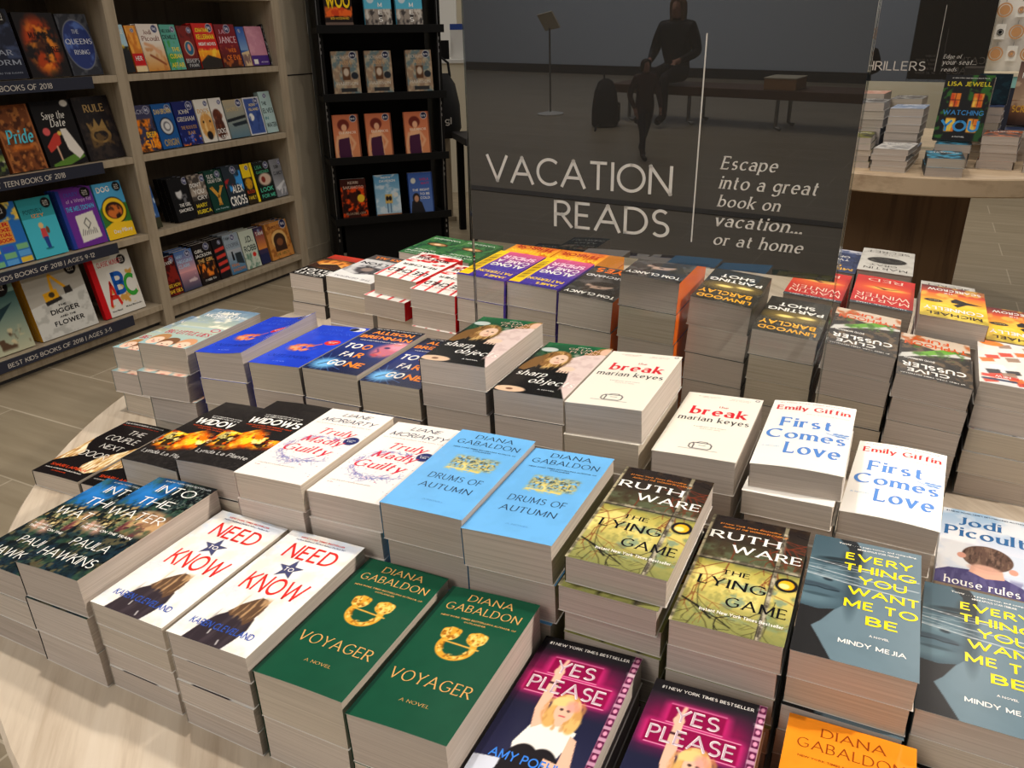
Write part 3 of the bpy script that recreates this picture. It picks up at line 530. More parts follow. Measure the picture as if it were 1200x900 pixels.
a = title('gone', seed=47); a.bg((22, 30, 62)); a.G((22, 22, 30), (26, 44, 110), 0, .35); a.G((28, 50, 130), (16, 26, 60), .35, 1); a.E(.86, .45, .24, .17, (206, 110, 130), .95, .5, 20); a.E(.94, .36, .16, .09, (240, 160, 180), .8, .7); a.N((236, 110, 60), 6, 9, .52, .64, .7, ell=(.88, .48, .22, .16, .5)); a.E(.78, .42, .05, .02, (40, 40, 90), .9, .4); a.L([(.66, .46), (.74, .52), (.7, .56)], .03, (90, 50, 100), .8); a.E(.75, .59, .07, .018, (190, 60, 80), .9, .4); a.E(.24, .86, .2, .1, (120, 200, 250), .9, .8)
for k in range(16): an = k * .39; a.L([(.24, .86), (.24 + .4 * math.cos(an), .86 + .4 * math.sin(an) / a.asp)], .01, (120, 180, 240), .5)
a.L([(.16, .9), (.3, .8)], .02, (14, 16, 26)); a.E(.32, .79, .03, .016, (14, 16, 26)); a.R(0, 0, 1, .03, (26, 22, 26))
og = (244, 140, 40); a.T('NEW YORK TIMES BESTSELLING AUTHOR', 't', .1, .95, .022, .035, W_); a.T('ALLISON', 'x', .14, .9, .075, .15, og); a.T('BRENNAN', 'x', .04, .98, .185, .26, og); a.T('YOUR WORST FEAR IS ABOUT TO BECOME', 't', .12, .92, .3, .315, W_); a.T('TO', 'x', .08, .36, .405, .515, W_); a.T('O', 'x', .39, .54, .405, .515, og); a.T('FA', 'x', .24, .46, .59, .695, W_); a.T('R', 'x', .49, .63, .59, .695, og); a.T('GO', 'x', .26, .54, .775, .885, W_); a.T('NE', 'x', .57, .86, .775, .885, og)

a = title('sharp', seed=53); a.bg((20, 22, 20)); a.G((30, 96, 60), (20, 50, 36), 0, .34); a.N((48, 120, 70), 6, 6, .5, .65, .7, (0, 0, 1, .3)); a.P([(.55, .3), (.7, .2), (.9, .14), (1, .16), (1, 1.01), (.84, .84), (.76, .62), (.56, .5)], (226, 206, 200)); a.N((206, 180, 176), 10, 16, .5, .65, .6, (.56, .2, 1, .9)); a.P([(.68, .2), (.84, .04), (.95, 0), (1, 0), (1, .1), (.86, .18)], (150, 112, 60)); a.E(.95, .09, .08, .07, (226, 186, 160), 1, .2)
a.P([(0, .5), (.2, .48), (.5, .46), (.7, .5), (.8, .7), (.82, 1.01), (0, 1.01)], (16, 16, 18)); a.E(.36, .34, .22, .17, (140, 100, 54), 1, .15); a.N((214, 176, 110), 26, 10, .5, .6, .9, ell=(.34, .36, .25, .18, .3)); a.N((84, 58, 30), 20, 10, .55, .65, .9, ell=(.34, .38, .26, .18, .3)); a.P([(.06, .34), (.2, .26), (.22, .5), (.1, .6), (-.02, .58)], (120, 86, 44)); a.E(.42, .34, .12, .1, (232, 196, 170), 1, .12); a.E(.38, .32, .022, .009, (60, 40, 36)); a.E(.47, .33, .022, .009, (60, 40, 36)); a.L([(.4, .4), (.46, .4)], .018, (176, 90, 84)); a.L([(.42, .34), (.43, .375)], .012, (206, 160, 140)); a.E(.66, .5, .11, .045, (236, 204, 180), 1, .15, -10)
for k in range(4): a.L([(.58 + k * .04, .5), (.57 + k * .045, .57)], .03, (236, 204, 180))
a.E(.2, .95, .22, .05, (222, 190, 160), 1, .15); a.E(.2, .95, .05, .016, (120, 80, 60)); a.E(.14, .16, .13, .045, (206, 214, 214), .9, .1)
a.T('A NOVEL BY', 't', .5, .7, .05, .062, W_); a.T('GILLIAN', 'fine', .4, .86, .08, .12, (236, 196, 180)); a.T('FLYNN', 'fine', .46, .86, .14, .18, (236, 196, 180)); a.T('sharp', 'serif/', .06, .5, .6, .72, W_); a.T('objects', 'serif/', .34, .97, .715, .84, W_); a.T('A NOVEL', 't', .56, .8, .9, .915, W_)

a = title('break', seed=59); a.bg((242, 236, 222)); dk = (34, 32, 34); a.T('the number one bestseller', 't', .16, .46, .05, .06, (130, 110, 100)); a.T('Sunday Times', 't', .22, .4, .07, .08, (180, 90, 80)); a.T('this is not another', 't', .6, .86, .055, .065, (130, 110, 100)); a.T('love story', 't', .58, .84, .075, .085, (180, 90, 80)); a.E(.93, .035, .03, .016, (80, 80, 90), 1, .2, 0, .6); a.T('the', 'serif', .5, .62, .2, .235, (196, 40, 50)); a.T('break', 'serifb', .16, .9, .24, .38, (214, 36, 48)); a.T('marian keyes', 'serif', .06, .96, .4, .5, dk); a.T('Laughter and tears', 't', .32, .72, .56, .575, (130, 110, 100)); a.T('and a love story', 't', .4, .66, .59, .603, (180, 90, 80))
a.L([(.28, .9), (.74, .9)], .006, dk); a.R(.4, .8, .64, .885, (242, 236, 222)); a.L([(.42, .81), (.62, .805), (.65, .83), (.65, .87), (.62, .888), (.42, .888), (.39, .87), (.39, .83), (.42, .81), (.44, .83), (.44, .88)], .014, dk); a.L([(.46, .806), (.5, .79), (.58, .79), (.6, .806)], .012, dk); a.L([(.5, .84), (.58, .838)], .008, dk)

a = title('first', seed=61); a.bg((244, 241, 234)); bl = (84, 136, 210); a.T('#1 NEW YORK TIMES BESTSELLER', 't', .08, .93, .03, .042, (206, 130, 120)); a.T('Emily Giffin', 'serifb', .06, .95, .08, .175, (206, 48, 52)); a.T('author of Something Borrowed', 't', .44, .94, .2, .212, (206, 130, 120)); a.T('First', 'serifb', .16, .76, .28, .43, bl); a.T('Comes', 'serifb', .05, .95, .475, .61, bl); a.T('Love', 'serifb', .3, .92, .66, .82, bl); a.T('A NOVEL', 't', .05, .26, .73, .745, (150, 180, 214)); a.L([(.72, .46), (.8, .48), (.97, .485)], .016, (110, 150, 206))
for k in range(5): a.E(.82 + .03 * k, .47 + (.012 if k % 2 else -.016), .035, .012, (110, 150, 206), 1, .2, 25 if k % 2 else -25)
FL = .0016
a = title('night', step=FL, seed=67); a.bg((24, 22, 22)); a.G((206, 60, 40), (170, 50, 36), 0, .2); a.E(.5, .42, .52, .2, (240, 150, 60), 1, .5); a.E(.5, .5, .36, .1, (250, 206, 120), .9, .7); a.N((120, 60, 30), 8, 10, .5, .64, .7, (0, .2, 1, .6)); a.P([(.1, .52), (.4, .4), (.8, .5), (1, .42), (1, .62), (0, .62)], (60, 36, 26)); a.T('SCOTT', 'x', .1, .94, .83, .93, W_); a.T('ELLIOT', 'x', .1, .94, .7, .8, W_); a.T('AN INTERNATIONAL BESTSELLER', 't', .1, .9, .95, .965, W_)
a = title('smoke', step=FL, seed=71); a.bg((206, 206, 206)); a.N((150, 150, 154), 5, 8, .42, .62, .9); a.R(0, .0, 1, .2, (74, 68, 66)); a.E(.52, .6, .26, .13, (70, 66, 70), 1, .3); a.N((40, 38, 42), 8, 12, .5, .62, .9, ell=(.52, .6, .4, .18, .5)); a.E(.55, .58, .12, .07, (150, 130, 120), .9, .4); a.P([(0, .78), (.3, .72), (.6, .8), (1, .7), (1, 1), (0, 1)], (226, 226, 224)); a.T('NELSON', 'x', .06, .94, .3, .39, (44, 42, 46)); a.T('RISKS ALL', 'x', .1, .9, .06, .15, (240, 130, 40)); a.T('THE GENERAL', 'b', .1, .9, .9, .95, (140, 140, 146))
a = title('blood', step=FL, seed=73); a.bg((240, 238, 232)); rd = (206, 30, 34)
for x, y, r in ((.25, .12, .26), (.7, .1, .22), (.5, .28, .2), (.2, .36, .14), (.84, .34, .16)): a.E(x, y, r, r * .3, rd, 1, .1, 12)
a.N((120, 14, 18), 8, 12, .55, .65, .8, (.1, 0, 1, .3)); a.N((244, 240, 236), 9, 14, .58, .64, .9)
for k in range(9): x = k / 8 * 1.1 - .05; a.P([(x, 1.0), (x + .05, 1.0), (x + .11, .6), (x + .05, .6)], rd if k % 2 else (236, 232, 226), .9)
a.T('MIDDLE NAME', 'x', .12, .9, .16, .25, (70, 14, 18)); a.T('REACHER', 'x', .1, .9, .46, .53, (40, 36, 40)); a.T('LEE CHILD', 'x', .06, .95, .68, .8, (30, 28, 32)); a.T('THE COMPLETE STORIES', 'b', .1, .9, .84, .87, rd); a.spine = (196, 24, 30)
a = title('spider', step=FL, seed=79); a.bg((70, 52, 150)); a.G((226, 90, 130), (74, 56, 160), .0, .6, .0, .78); a.R(.78, 0, 1, 1, (248, 206, 24)); a.N((244, 190, 20), 3, 10, .5, .6, .8, (.78, 0, 1, 1)); a.R(.82, .2, .97, .8, (60, 50, 20), .25)
for k in range(6): a.L([(.85, .16 + .12 * k), (.94, .2 + .12 * k)], .03, (60, 48, 20), .8)
for t, y, c in (('ALONG', .44, W_), ('CAME A', .3, (240, 226, 236)), ('SPIDER', .14, (246, 206, 226))): a.T(t, 'x', .06, .74, y, y + .12, c)
a.T('JAMES', 'x', .08, .5, .86, .93, (246, 206, 40)); a.T('PATTERSON', 'x', .06, .76, .73, .81, (246, 206, 40)); a.R(0, .95, 1, 1, (52, 40, 130))
a = title('portrait', step=FL, seed=83); a.bg((52, 50, 50)); a.N((86, 82, 80), 5, 8, .45, .65, .8); a.E(.5, .62, .24, .1, (176, 150, 134), 1, .2, 15); a.E(.46, .56, .26, .07, (50, 44, 42), 1, .3, 12); a.E(.5, .66, .03, .01, (60, 40, 40)); a.E(.6, .63, .03, .01, (60, 40, 40)); a.N((30, 28, 28), 8, 10, .55, .65, .8, (0, .66, 1, .84)); a.T('EYES', 'x', .2, .9, .04, .2, (244, 120, 30)); a.T('MARCHAND', 'x', .1, .96, .28, .36, (206, 206, 206)); a.T('TOM CLANCY', 'x', .06, .96, .85, .93, W_); a.spine = (240, 112, 30)
a = title('shot', step=FL, seed=89); a.bg((40, 38, 34)); a.N((66, 64, 56), 5, 8, .45, .65, .8); a.E(.5, .52, .5, .14, (120, 100, 50), .9, .7); a.E(.3, .5, .13, .035, (252, 226, 130), 1, .7); a.E(.62, .53, .13, .035, (252, 226, 130), 1, .7); a.T('SHOT', 'x', .22, .8, .16, .26, W_); a.T('PARTING', 'x', .06, .95, .3, .4, W_); a.T('LINWOOD', 'x', .06, .94, .84, .94, (240, 176, 40)); a.T('BARCLAY', 'x', .1, .96, .68, .8, (240, 176, 40)); a.spine = (56, 54, 44)
a = title('convoy', step=FL, seed=97); a.bg((44, 36, 28)); a.N((96, 78, 56), 9, 14, .46, .6, .9); a.N((16, 14, 14), 9, 14, .5, .6, .9); a.P([(0, 0), (1, 0), (1, .18), (.5, .3), (0, .2)], (206, 190, 170)); a.N((176, 90, 40), 6, 8, .48, .62, .9, (0, 0, 1, .3)); a.P([(0, .3), (.3, .26), (.95, .5), (1, .62), (.5, .44), (0, .34)], (196, 196, 190)); a.P([(.1, .24), (.4, .26), (.8, .46), (.7, .5), (.3, .34)], (96, 160, 40)); a.N((60, 100, 30), 8, 10, .5, .6, .8, (.1, .24, .8, .5)); a.T('FURY', 'x', .3, .86, .06, .15, (206, 84, 34)); a.T('TYPHOON', 'x', .06, .94, .17, .27, (206, 84, 34)); a.T('CLIVE', 'x', .3, .86, .82, .9, W_); a.T('CUSSLER', 'x', .08, .94, .69, .79, W_); a.T('BOYD MORRISON', 'b', .5, .92, .58, .62, W_); a.T('#1 NEW YORK TIMES BESTSELLER', 't', .1, .95, .935, .955, W_)
a = title('collage', step=FL, seed=101); a.bg((222, 222, 222)); a.N((236, 226, 214), 5, 7, .45, .55, .9)
for k in range(26): x, y = a.rng.rand(2); c = [(226, 106, 40), (40, 40, 46), (206, 60, 40), (240, 240, 240), (150, 120, 100)][k % 5]; a.P([(x, y), (x + .18, y + .03), (x + .14, y + .12), (x - .03, y + .08)], c, .9)
a.E(.8, .06, .16, .06, (240, 130, 30), 1, .1); a.R(.5, .8, .96, .86, (206, 66, 50)); a.R(.52, .88, .96, .92, (50, 60, 90)); a.T('NEW', 'b', .6, .8, .81, .85, W_)
a = title('eye', step=FL, seed=103); a.bg((52, 110, 62)); a.N((84, 140, 76), 4, 7, .45, .65, .8); a.N((30, 80, 50), 5, 8, .5, .65, .8); a.E(.5, .42, .3, .085, (70, 44, 24), 1, .08); a.E(.5, .42, .24, .06, (186, 140, 90), 1, .3); a.E(.5, .42, .1, .035, (244, 214, 170), 1, .4); a.T('MCKENZIE', 'b', .2, .8, .72, .78, (206, 226, 206)); a.T('CATHERINE', 'b', .08, .94, .82, .88, (206, 226, 206)); a.T('VANISHING', 'b', .1, .92, .1, .17, (206, 226, 206)); a.T('TIMES BESTSELLER', 't', .2, .9, .93, .95, W_)
a = title('heat', step=FL, seed=107); a.bg((240, 150, 30)); a.G((206, 50, 30), (246, 190, 40), 0, 1); a.N((206, 90, 30), 5, 8, .48, .6, .8); a.T('PATTERSON', 'x', .06, .94, .84, .93, (250, 214, 50)); a.T('TERROR', 'x', .1, .9, .66, .78, (170, 30, 24)); a.T('HEAT', 'x', .1, .9, .2, .34, W_)
a = title('ember', step=FL, seed=109); a.bg((196, 36, 34)); a.G((206, 46, 40), (190, 30, 30), 0, 1); a.E(.5, .42, .5, .2, (230, 90, 40), .9, .8); a.E(.45, .4, .3, .05, (250, 190, 80), 1, .8); a.P([(.2, .36), (.45, .4), (.7, .34), (.5, .44)], (110, 24, 24)); a.R(0, .93, 1, 1, (56, 66, 74)); a.T('RED', 'fine', .2, .8, .08, .18, (250, 220, 200)); a.T('WINTER', 'fine', .06, .94, .62, .74, (250, 220, 200)); a.T('MARTIN', 'fine', .06, .94, .77, .87, (250, 220, 200)); a.T('NEW YORK TIMES', 't', .1, .9, .95, .97, W_)
a = title('blot', step=FL, seed=113); a.bg((206, 204, 196)); a.N((186, 184, 176), 5, 8, .45, .65, .8); a.E(.5, .5, .36, .14, (34, 32, 30), 1, .06); a.N((80, 78, 72), 16, 20, .52, .6, .8, ell=(.5, .5, .34, .12, .1)); a.T('MARTIN', 'fine', .1, .9, .82, .91, (40, 38, 36)); a.T('GRAY', 'fine', .3, .8, .7, .77, (40, 38, 36)); a.T('SECRET', 'fine', .1, .9, .08, .18, (90, 88, 84)); a.T('THE', 'fine', .4, .6, .22, .26, (90, 88, 84))
a = title('seams', step=FL, seed=127); a.bg((44, 56, 92)); a.R(0, 0, 1, .16, (206, 206, 214)); a.N((60, 74, 116), 5, 8, .45, .65, .8); a.T('MILLAR', 'x', .06, .94, .82, .93, (226, 176, 80)); a.T('DONE', 'x', .3, .94, .7, .79, (226, 176, 80)); a.T('OF THEM', 'b', .2, .86, .3, .38, W_); a.T('TWO', 'b', .2, .6, .44, .52, W_)
a = title('crow', step=FL, seed=131); a.bg((240, 170, 30)); a.G((90, 30, 40), (226, 80, 40), 0, .26); a.G((236, 110, 40), (248, 206, 40), .26, .6); a.G((248, 206, 40), (170, 150, 50), .6, 1); a.N((250, 220, 90), 5, 6, .5, .65, .6); a.P([(.06, .46), (.3, .42), (.46, .36), (.54, .44), (.52, .5), (.3, .5)], (24, 20, 22)); a.P([(.3, .42), (.5, .56), (.44, .62), (.3, .5)], (24, 20, 22)); a.E(.8, .5, .14, .045, (40, 30, 26), 1, .1); a.T('NEW', 't', .72, .88, .49, .51, (226, 206, 120)); a.T('THE', 'b', .5, .64, .2, .24, W_); a.T('SCARECROW', 'x', .06, .9, .08, .16, W_); a.T('MICHAEL', 'x', .08, .9, .84, .93, (60, 44, 20)); a.T('CONNELLY', 'x', .06, .95, .68, .79, W_)
for key in ('night', 'smoke', 'blood', 'spider', 'portrait', 'shot', 'convoy', 'collage', 'eye', 'heat', 'ember', 'blot', 'seams', 'crow'):
    a = ART[key]; a.A = a.A[::-1].copy(); a.txt = [(s, st, x0, x1, 1 - y1, 1 - y0, c) for s, st, x0, x1, y0, y1, c in a.txt]
# ------------------------------------------------------------------ books
def book_meshes(key, art, w, l, t, dz=0.0, bow=0.0, full=True, material=None, lift=0.00025, curl=0.0):
    """paper block and cover of a softback lying with its spine on the left (x=0); t spine thickness, dz extra thickness at the fore edge"""
    def ztop(x, y): return t + dz * x / w + bow * np.sin(PI * np.clip(x / w, 0, 1)) + curl * np.clip((x / w - .35) / .65, 0, 1) ** 2 * np.clip(.35 + .65 * y / l, 0, 1)
    pb = MB(); k = 12; xs = np.linspace(.0007, w - .0012, k + 1)
    y0, y1 = .0007, l - .0007
    V = []; F = []
    for x in xs:
        zz = float(ztop(np.array(x), np.array(0.))) - .0004; z2 = float(ztop(np.array(x), np.array(l))) - .0004
        V += [(x, y0, .0004), (x, y0, zz), (x, y1, .0004), (x, y1, z2)]
    for i in range(k):
        a_, b_ = 4 * i, 4 * i + 4
        F += [(a_, b_, b_ + 1, a_ + 1), (a_ + 2, a_ + 3, b_ + 3, b_ + 2), (a_ + 1, b_ + 1, b_ + 3, a_ + 3), (a_, a_ + 2, b_ + 2, b_)]
    F += [(0, 1, 3, 2), (4 * k, 4 * k + 2, 4 * k + 3, 4 * k + 1)]
    pb.add(V, F); pm = pb.mesh('page_block', M['page'])
    cb = MB(); g = art.grid()
    if not full:
        q = max(1, min(g.shape[0] // 40, g.shape[1] // 22)); g = g[::q, ::q]
    ny, nx = g.shape[0] - 1, g.shape[1] - 1
    X, Y = np.meshgrid(np.linspace(0, w, nx + 1), np.linspace(0, l, ny + 1)); Z = ztop(X, Y)
    V = np.c_[X.ravel(), Y.ravel(), Z.ravel()]; idx = np.arange((ny + 1) * (nx + 1)).reshape(ny + 1, nx + 1)
    F = np.c_[idx[:-1, :-1].ravel(), idx[:-1, 1:].ravel(), idx[1:, 1:].ravel(), idx[1:, :-1].ravel()]
    cb.add(V, list(F), g.reshape(-1, 3))
    sp = np.asarray(art.spine, float); ed = np.array([226, 222, 214.])
    for line in (idx[0, :], idx[:, -1], idx[-1, ::-1]):            # the cut edge of the card
        top = V[line]; low = top - (0, 0, .0005); m_ = len(line)
        cb.add(np.vstack([top, low]), [(m_ + i, m_ + i + 1, i + 1, i) for i in range(m_ - 1)], ed * .6 + g.reshape(-1, 3)[line[m_ // 2]] * .4)
    cb.add([(0, l, 0), (0, 0, 0), (0, 0, t), (0, l, t)], [(0, 1, 2, 3)], sp)
    cb.box(0, 0, 0, w, l, .0004, ed)
    if full:
        for s, st, x0, x1, ya, yb, c in art.txt:
            P, f = glyphs(s, st); px = (x0 + (x1 - x0) * P[:, 0]) * w; py = (1 - yb + (yb - ya) * P[:, 1]) * l
            cb.add(np.c_[px, py, ztop(px, py) + lift], f, c); lift += 1e-6
    return pm, cb.mesh('cover', material or M['gloss'], True)

def put_book(pm, cm, mtx, label, group, cat='book', name='paperback_book'):
    o = bpy.data.objects.new(name, None); COL.objects.link(o); o.empty_display_size = .05; o.matrix_world = mtx
    tag(o, label, cat, group)
    place('page_block', pm, o); place('cover', cm, o)
    return o

DESC = dict(water='dark teal paperback with thin white lettering', know='white paperback with red title and star', voyager='green paperback with a gold brooch', yes='navy paperback with pink neon lettering',
    orange='plain orange paperback with brown lettering', couple='black paperback with cream curtains', widows='black paperback with orange flames', guilty='white paperback with red script in a blue wreath', drums='light blue paperback with a gold tree',
    lying='paperback showing branches behind window panes', every='grey-blue paperback with yellow title over a face', boy="pale blue paperback with a boy's brown hair from behind, lying on the bare table", sky='pale sky paperback with babies on it',
    blue='royal blue paperback with an orange thistle', gone='navy paperback with orange and white lettering', sharp='green and black paperback with a blonde woman', first='white paperback with a big pale blue title',
    night='black paperback with an orange sunset', smoke='grey paperback with a smoky picture', blood='white paperback with red splashes', spider='purple paperback with a yellow band', portrait='grey paperback with an orange spine', shot='dark paperback with gold and white lettering',
    convoy='brown paperback with a green streak', collage='pale paperback with an orange and white collage', eye='green paperback with a golden eye', heat='orange paperback with yellow lettering', ember='red paperback with a glowing streak', blot='pale grey paperback with a black blot',
    seams='navy paperback with gold lettering', crow='yellow paperback with a black crow')
DESC['break'] = 'cream paperback with red and black title'
SHORT = dict(water='teal paperback', know='star paperback', voyager='green paperback', yes='neon-cover paperback', orange='orange paperback', couple='curtain paperback', widows='flame-cover paperback', guilty='red-script paperback', drums='light blue paperback', lying='window-pane paperback',
    every='grey-blue paperback', boy='boy paperback', sky='sky paperback', blue='royal blue paperback', gone='navy paperback', sharp='blonde-woman paperback', first='white paperback', night='sunset paperback', smoke='smoke-grey paperback', blood='red-splash paperback', spider='purple paperback', portrait='orange-spined paperback',
    shot='dark gold-lettered paperback', convoy='jungle-cover paperback', collage='collage paperback', eye='green-eye paperback', heat='fiery paperback', ember='red ember paperback', blot='ink-blot paperback', seams='navy-and-gold paperback', crow='yellow crow paperback')
SHORT['break'] = 'cream paperback'
ORD = ['topmost', 'second', 'third', 'fourth', 'fifth', 'sixth', 'seventh', 'eighth']
BOW = dict(first=.0022, blue=.0, water=.0012, voyager=.001, widows=.0012, collage=.001, portrait=.0008, couple=.0012, sky=.0008)
CURL = {20: 0}
STACKS = [  # corner of the top book nearest the viewer on its left, height of its top, heading, width, length, slope, title, books, where
    (False, -0.6094, 0.7250, 0.1049, -25.97, 0.0990, 0.1870, 0.050, 'water', 3, 'the leftmost front row stack'),
    (False, -0.5201, 0.6792, 0.1315, -26.01, 0.0989, 0.1887, 0.075, 'water', 3, 'the second front row stack'),
    (False, -0.4273, 0.6388, 0.1116, -25.80, 0.0996, 0.1823, 0.016, 'know', 4, 'the left red-title stack'),
    (False, -0.3299, 0.5891, 0.1156, -25.76, 0.0994, 0.1831, 0.052, 'know', 4, 'the right red-title stack'),
    (False, -0.2361, 0.5455, 0.1079, -25.81, 0.0993, 0.1835, 0.047, 'voyager', 2, 'the left green stack'),
    (False, -0.1417, 0.4936, 0.1090, -25.85, 0.0992, 0.1846, 0.093, 'voyager', 2, 'the right green stack'),
    (False, -0.0471, 0.4515, 0.0800, -25.84, 0.0990, 0.1840, 0.091, 'yes', 3, 'the left pink neon stack'),
    (False, 0.0523, 0.3915, 0.0822, -25.86, 0.0994, 0.1835, 0.073, 'yes', 3, 'the right pink neon stack'),
    (False, 0.1601, 0.3467, 0.0860, -25.92, 0.0997, 0.1832, 0.040, 'orange', 2, 'the orange stack'),
    (False, -0.7382, 1.0549, 0.0260, -23.89, 0.0993, 0.1830, 0.021, 'couple', 1, "on the table's left edge"),
    (False, -0.6441, 1.0149, 0.0260, -23.89, 0.0993, 0.1830, 0.021, 'couple', 1, 'half hidden by the front stacks'),
    (False, -0.5014, 0.8860, 0.1376, -25.93, 0.0990, 0.1850, 0.045, 'widows', 4, 'the left flame-cover stack'),
    (False, -0.4091, 0.8399, 0.1606, -25.89, 0.0985, 0.1837, 0.075, 'widows', 4, 'the right flame-cover stack'),
    (False, -0.3210, 0.7913, 0.1701, -25.88, 0.0988, 0.1851, 0.072, 'guilty', 5, 'the left red-script stack'),
    (False, -0.2282, 0.7529, 0.1680, -25.96, 0.0987, 0.1852, 0.070, 'guilty', 5, 'the right red-script stack'),
    (False, -0.1395, 0.7066, 0.1816, -25.69, 0.0991, 0.1823, 0.046, 'drums', 4, 'the left light blue stack'),
    (False, -0.0508, 0.6612, 0.1787, -25.84, 0.0989, 0.1832, 0.076, 'drums', 4, 'the right light blue stack'),
    (False, 0.0487, 0.6146, 0.1771, -26.12, 0.0993, 0.1857, 0.033, 'lying', 6, 'the left window-pane stack'),
    (False, 0.1392, 0.5611, 0.1468, -25.95, 0.0996, 0.1863, 0.049, 'lying', 5, 'the right window-pane stack'),
    (False, 0.2342, 0.5201, 0.1480, -26.08, 0.0994, 0.1863, 0.035, 'every', 5, 'the left grey-blue face stack'),
    (False, 0.3305, 0.4844, 0.1170, -28.11, 0.0990, 0.1857, 0.045, 'every', 4, 'the right grey-blue face stack'),
    (False, 0.5043, 0.7684, 0.0250, -30.17, 0.0990, 0.1836, 0.045, 'boy', 1, ''),
    (False, -0.7154, 1.3229, 0.1233, -25.95, 0.0990, 0.1854, 0.045, 'sky', 3, 'the left pale sky stack'),
    (False, -0.6054, 1.1977, 0.1780, -22.16, 0.0993, 0.1842, 0.027, 'sky', 4, 'the right pale sky stack'),
    (False, -0.4969, 1.1577, 0.1767, -25.76, 0.0990, 0.1823, 0.098, 'blue', 4, 'the left royal blue stack'),
    (False, -0.3999, 1.1125, 0.1765, -25.77, 0.0990, 0.1822, 0.078, 'blue', 4, 'the right royal blue stack'),
    (False, -0.3044, 1.0568, 0.1901, -25.96, 0.0989, 0.1849, 0.042, 'gone', 4, 'the left orange-on-navy stack'),
    (False, -0.2132, 1.0143, 0.1871, -25.87, 0.0991, 0.1840, 0.048, 'gone', 4, 'the right orange-on-navy stack'),
    (False, -0.1218, 0.9674, 0.2366, -25.86, 0.0991, 0.1848, 0.039, 'sharp', 7, 'the left blonde-woman stack'),
    (False, -0.0239, 0.9235, 0.2111, -25.99, 0.0987, 0.1855, 0.048, 'sharp', 6, 'the right blonde-woman stack'),
    (False, 0.0660, 0.8749, 0.2153, -26.00, 0.0992, 0.1851, 0.072, 'break', 5, 'the left cream stack'),
    (False, 0.1670, 0.8272, 0.1733, -25.99, 0.0995, 0.1841, 0.056, 'break', 4, 'the right cream stack'),
    (False, 0.2691, 0.7773, 0.1819, -25.83, 0.0996, 0.1840, 0.059, 'first', 6, 'the left blue-title white stack'),
    (False, 0.3596, 0.7360, 0.1448, -28.96, 0.0995, 0.1841, 0.031, 'first', 5, 'the right blue-title white stack'),
    (True, -0.5375, 1.8583, 0.1058, -25.12, 0.0990, 0.1840, -0.037, 'night', 3, 'the black sunset stack'),
    (True, -0.3883, 1.5990, 0.1716, -26.42, 0.1140, 0.1834, -0.043, 'smoke', 5, 'the grey smoke stack'),
    (True, -0.2739, 1.5186, 0.1970, -26.44, 0.0993, 0.1835, -0.057, 'blood', 5, 'the left red-splash stack'),
    (True, -0.1944, 1.4519, 0.1866, -26.41, 0.0992, 0.1833, -0.039, 'blood', 5, 'the right red-splash stack'),
    (True, -0.1019, 1.4124, 0.2261, -26.44, 0.0991, 0.1839, -0.039, 'spider', 5, 'the left purple-and-yellow stack'),
    (True, -0.0090, 1.3738, 0.2218, -26.57, 0.0988, 0.1847, -0.047, 'spider', 5, 'the right purple-and-yellow stack'),
    (True, 0.0788, 1.2997, 0.2234, -26.44, 0.0990, 0.1841, -0.058, 'portrait', 4, 'the lower orange-spined stack'),
    (True, 0.1770, 1.2513, 0.2695, -26.50, 0.0992, 0.1840, -0.054, 'portrait', 5, 'the tall orange-spined stack'),
    (True, 0.2860, 1.2212, 0.2388, -26.48, 0.0991, 0.1834, -0.079, 'shot', 5, 'the left gold-lettered dark stack'),
    (True, 0.3708, 1.1522, 0.2071, -26.54, 0.0991, 0.1838, -0.056, 'shot', 5, 'the right gold-lettered dark stack'),
    (True, 0.4615, 1.0930, 0.2054, -26.57, 0.0992, 0.1841, -0.089, 'convoy', 5, 'the left jungle-green stack'),
    (True, 0.5441, 1.0302, 0.1822, -26.70, 0.0992, 0.1842, -0.079, 'convoy', 5, 'the right jungle-green stack'),
    (True, 0.6509, 1.0044, 0.1793, -27.74, 0.0990, 0.1834, -0.045, 'collage', 5, 'the collage-cover stack'),
    (True, -0.2813, 1.9386, 0.1340, -26.53, 0.0990, 0.1842, -0.045, 'eye', 4, 'the left green eye stack'),
    (True, -0.1901, 1.8951, 0.1300, -26.53, 0.0990, 0.1842, -0.045, 'eye', 4, 'the right green eye stack'),
    (True, -0.0153, 1.5939, 0.2201, -26.44, 0.0991, 0.1839, -0.039, 'heat', 5, 'the left fiery stack behind purple books'),
    (True, 0.0754, 1.5506, 0.2158, -26.57, 0.0988, 0.1847, -0.047, 'heat', 5, 'the right fiery stack behind purple books'),
    (True, 0.4877, 1.3622, 0.1975, -27.57, 0.0990, 0.1840, -0.057, 'ember', 5, 'the left red ember stack'),
    (True, 0.5737, 1.2829, 0.2066, -26.54, 0.0992, 0.1835, -0.074, 'ember', 5, 'the right red ember stack'),
    (True, 0.5804, 1.5313, 0.1982, -26.56, 0.0992, 0.1833, -0.041, 'seams', 5, 'the navy-and-gold stack'),
    (True, 0.6711, 1.4880, 0.2042, -26.56, 0.0992, 0.1833, -0.041, 'blot', 5, 'the left ink-blot stack'),
    (True, 0.7611, 1.4043, 0.1560, -26.67, 0.0990, 0.1839, -0.061, 'blot', 4, 'the right ink-blot stack'),
    (True, 0.6515, 1.1968, 0.2120, -26.67, 0.0990, 0.1839, -0.061, 'crow', 5, 'the left yellow crow stack'),
    (True, 0.7575, 1.1787, 0.1752, -28.74, 0.0990, 0.1839, -0.045, 'crow', 4, 'the right yellow crow stack'),
]
_cache = {}
rng = random.Random(11)
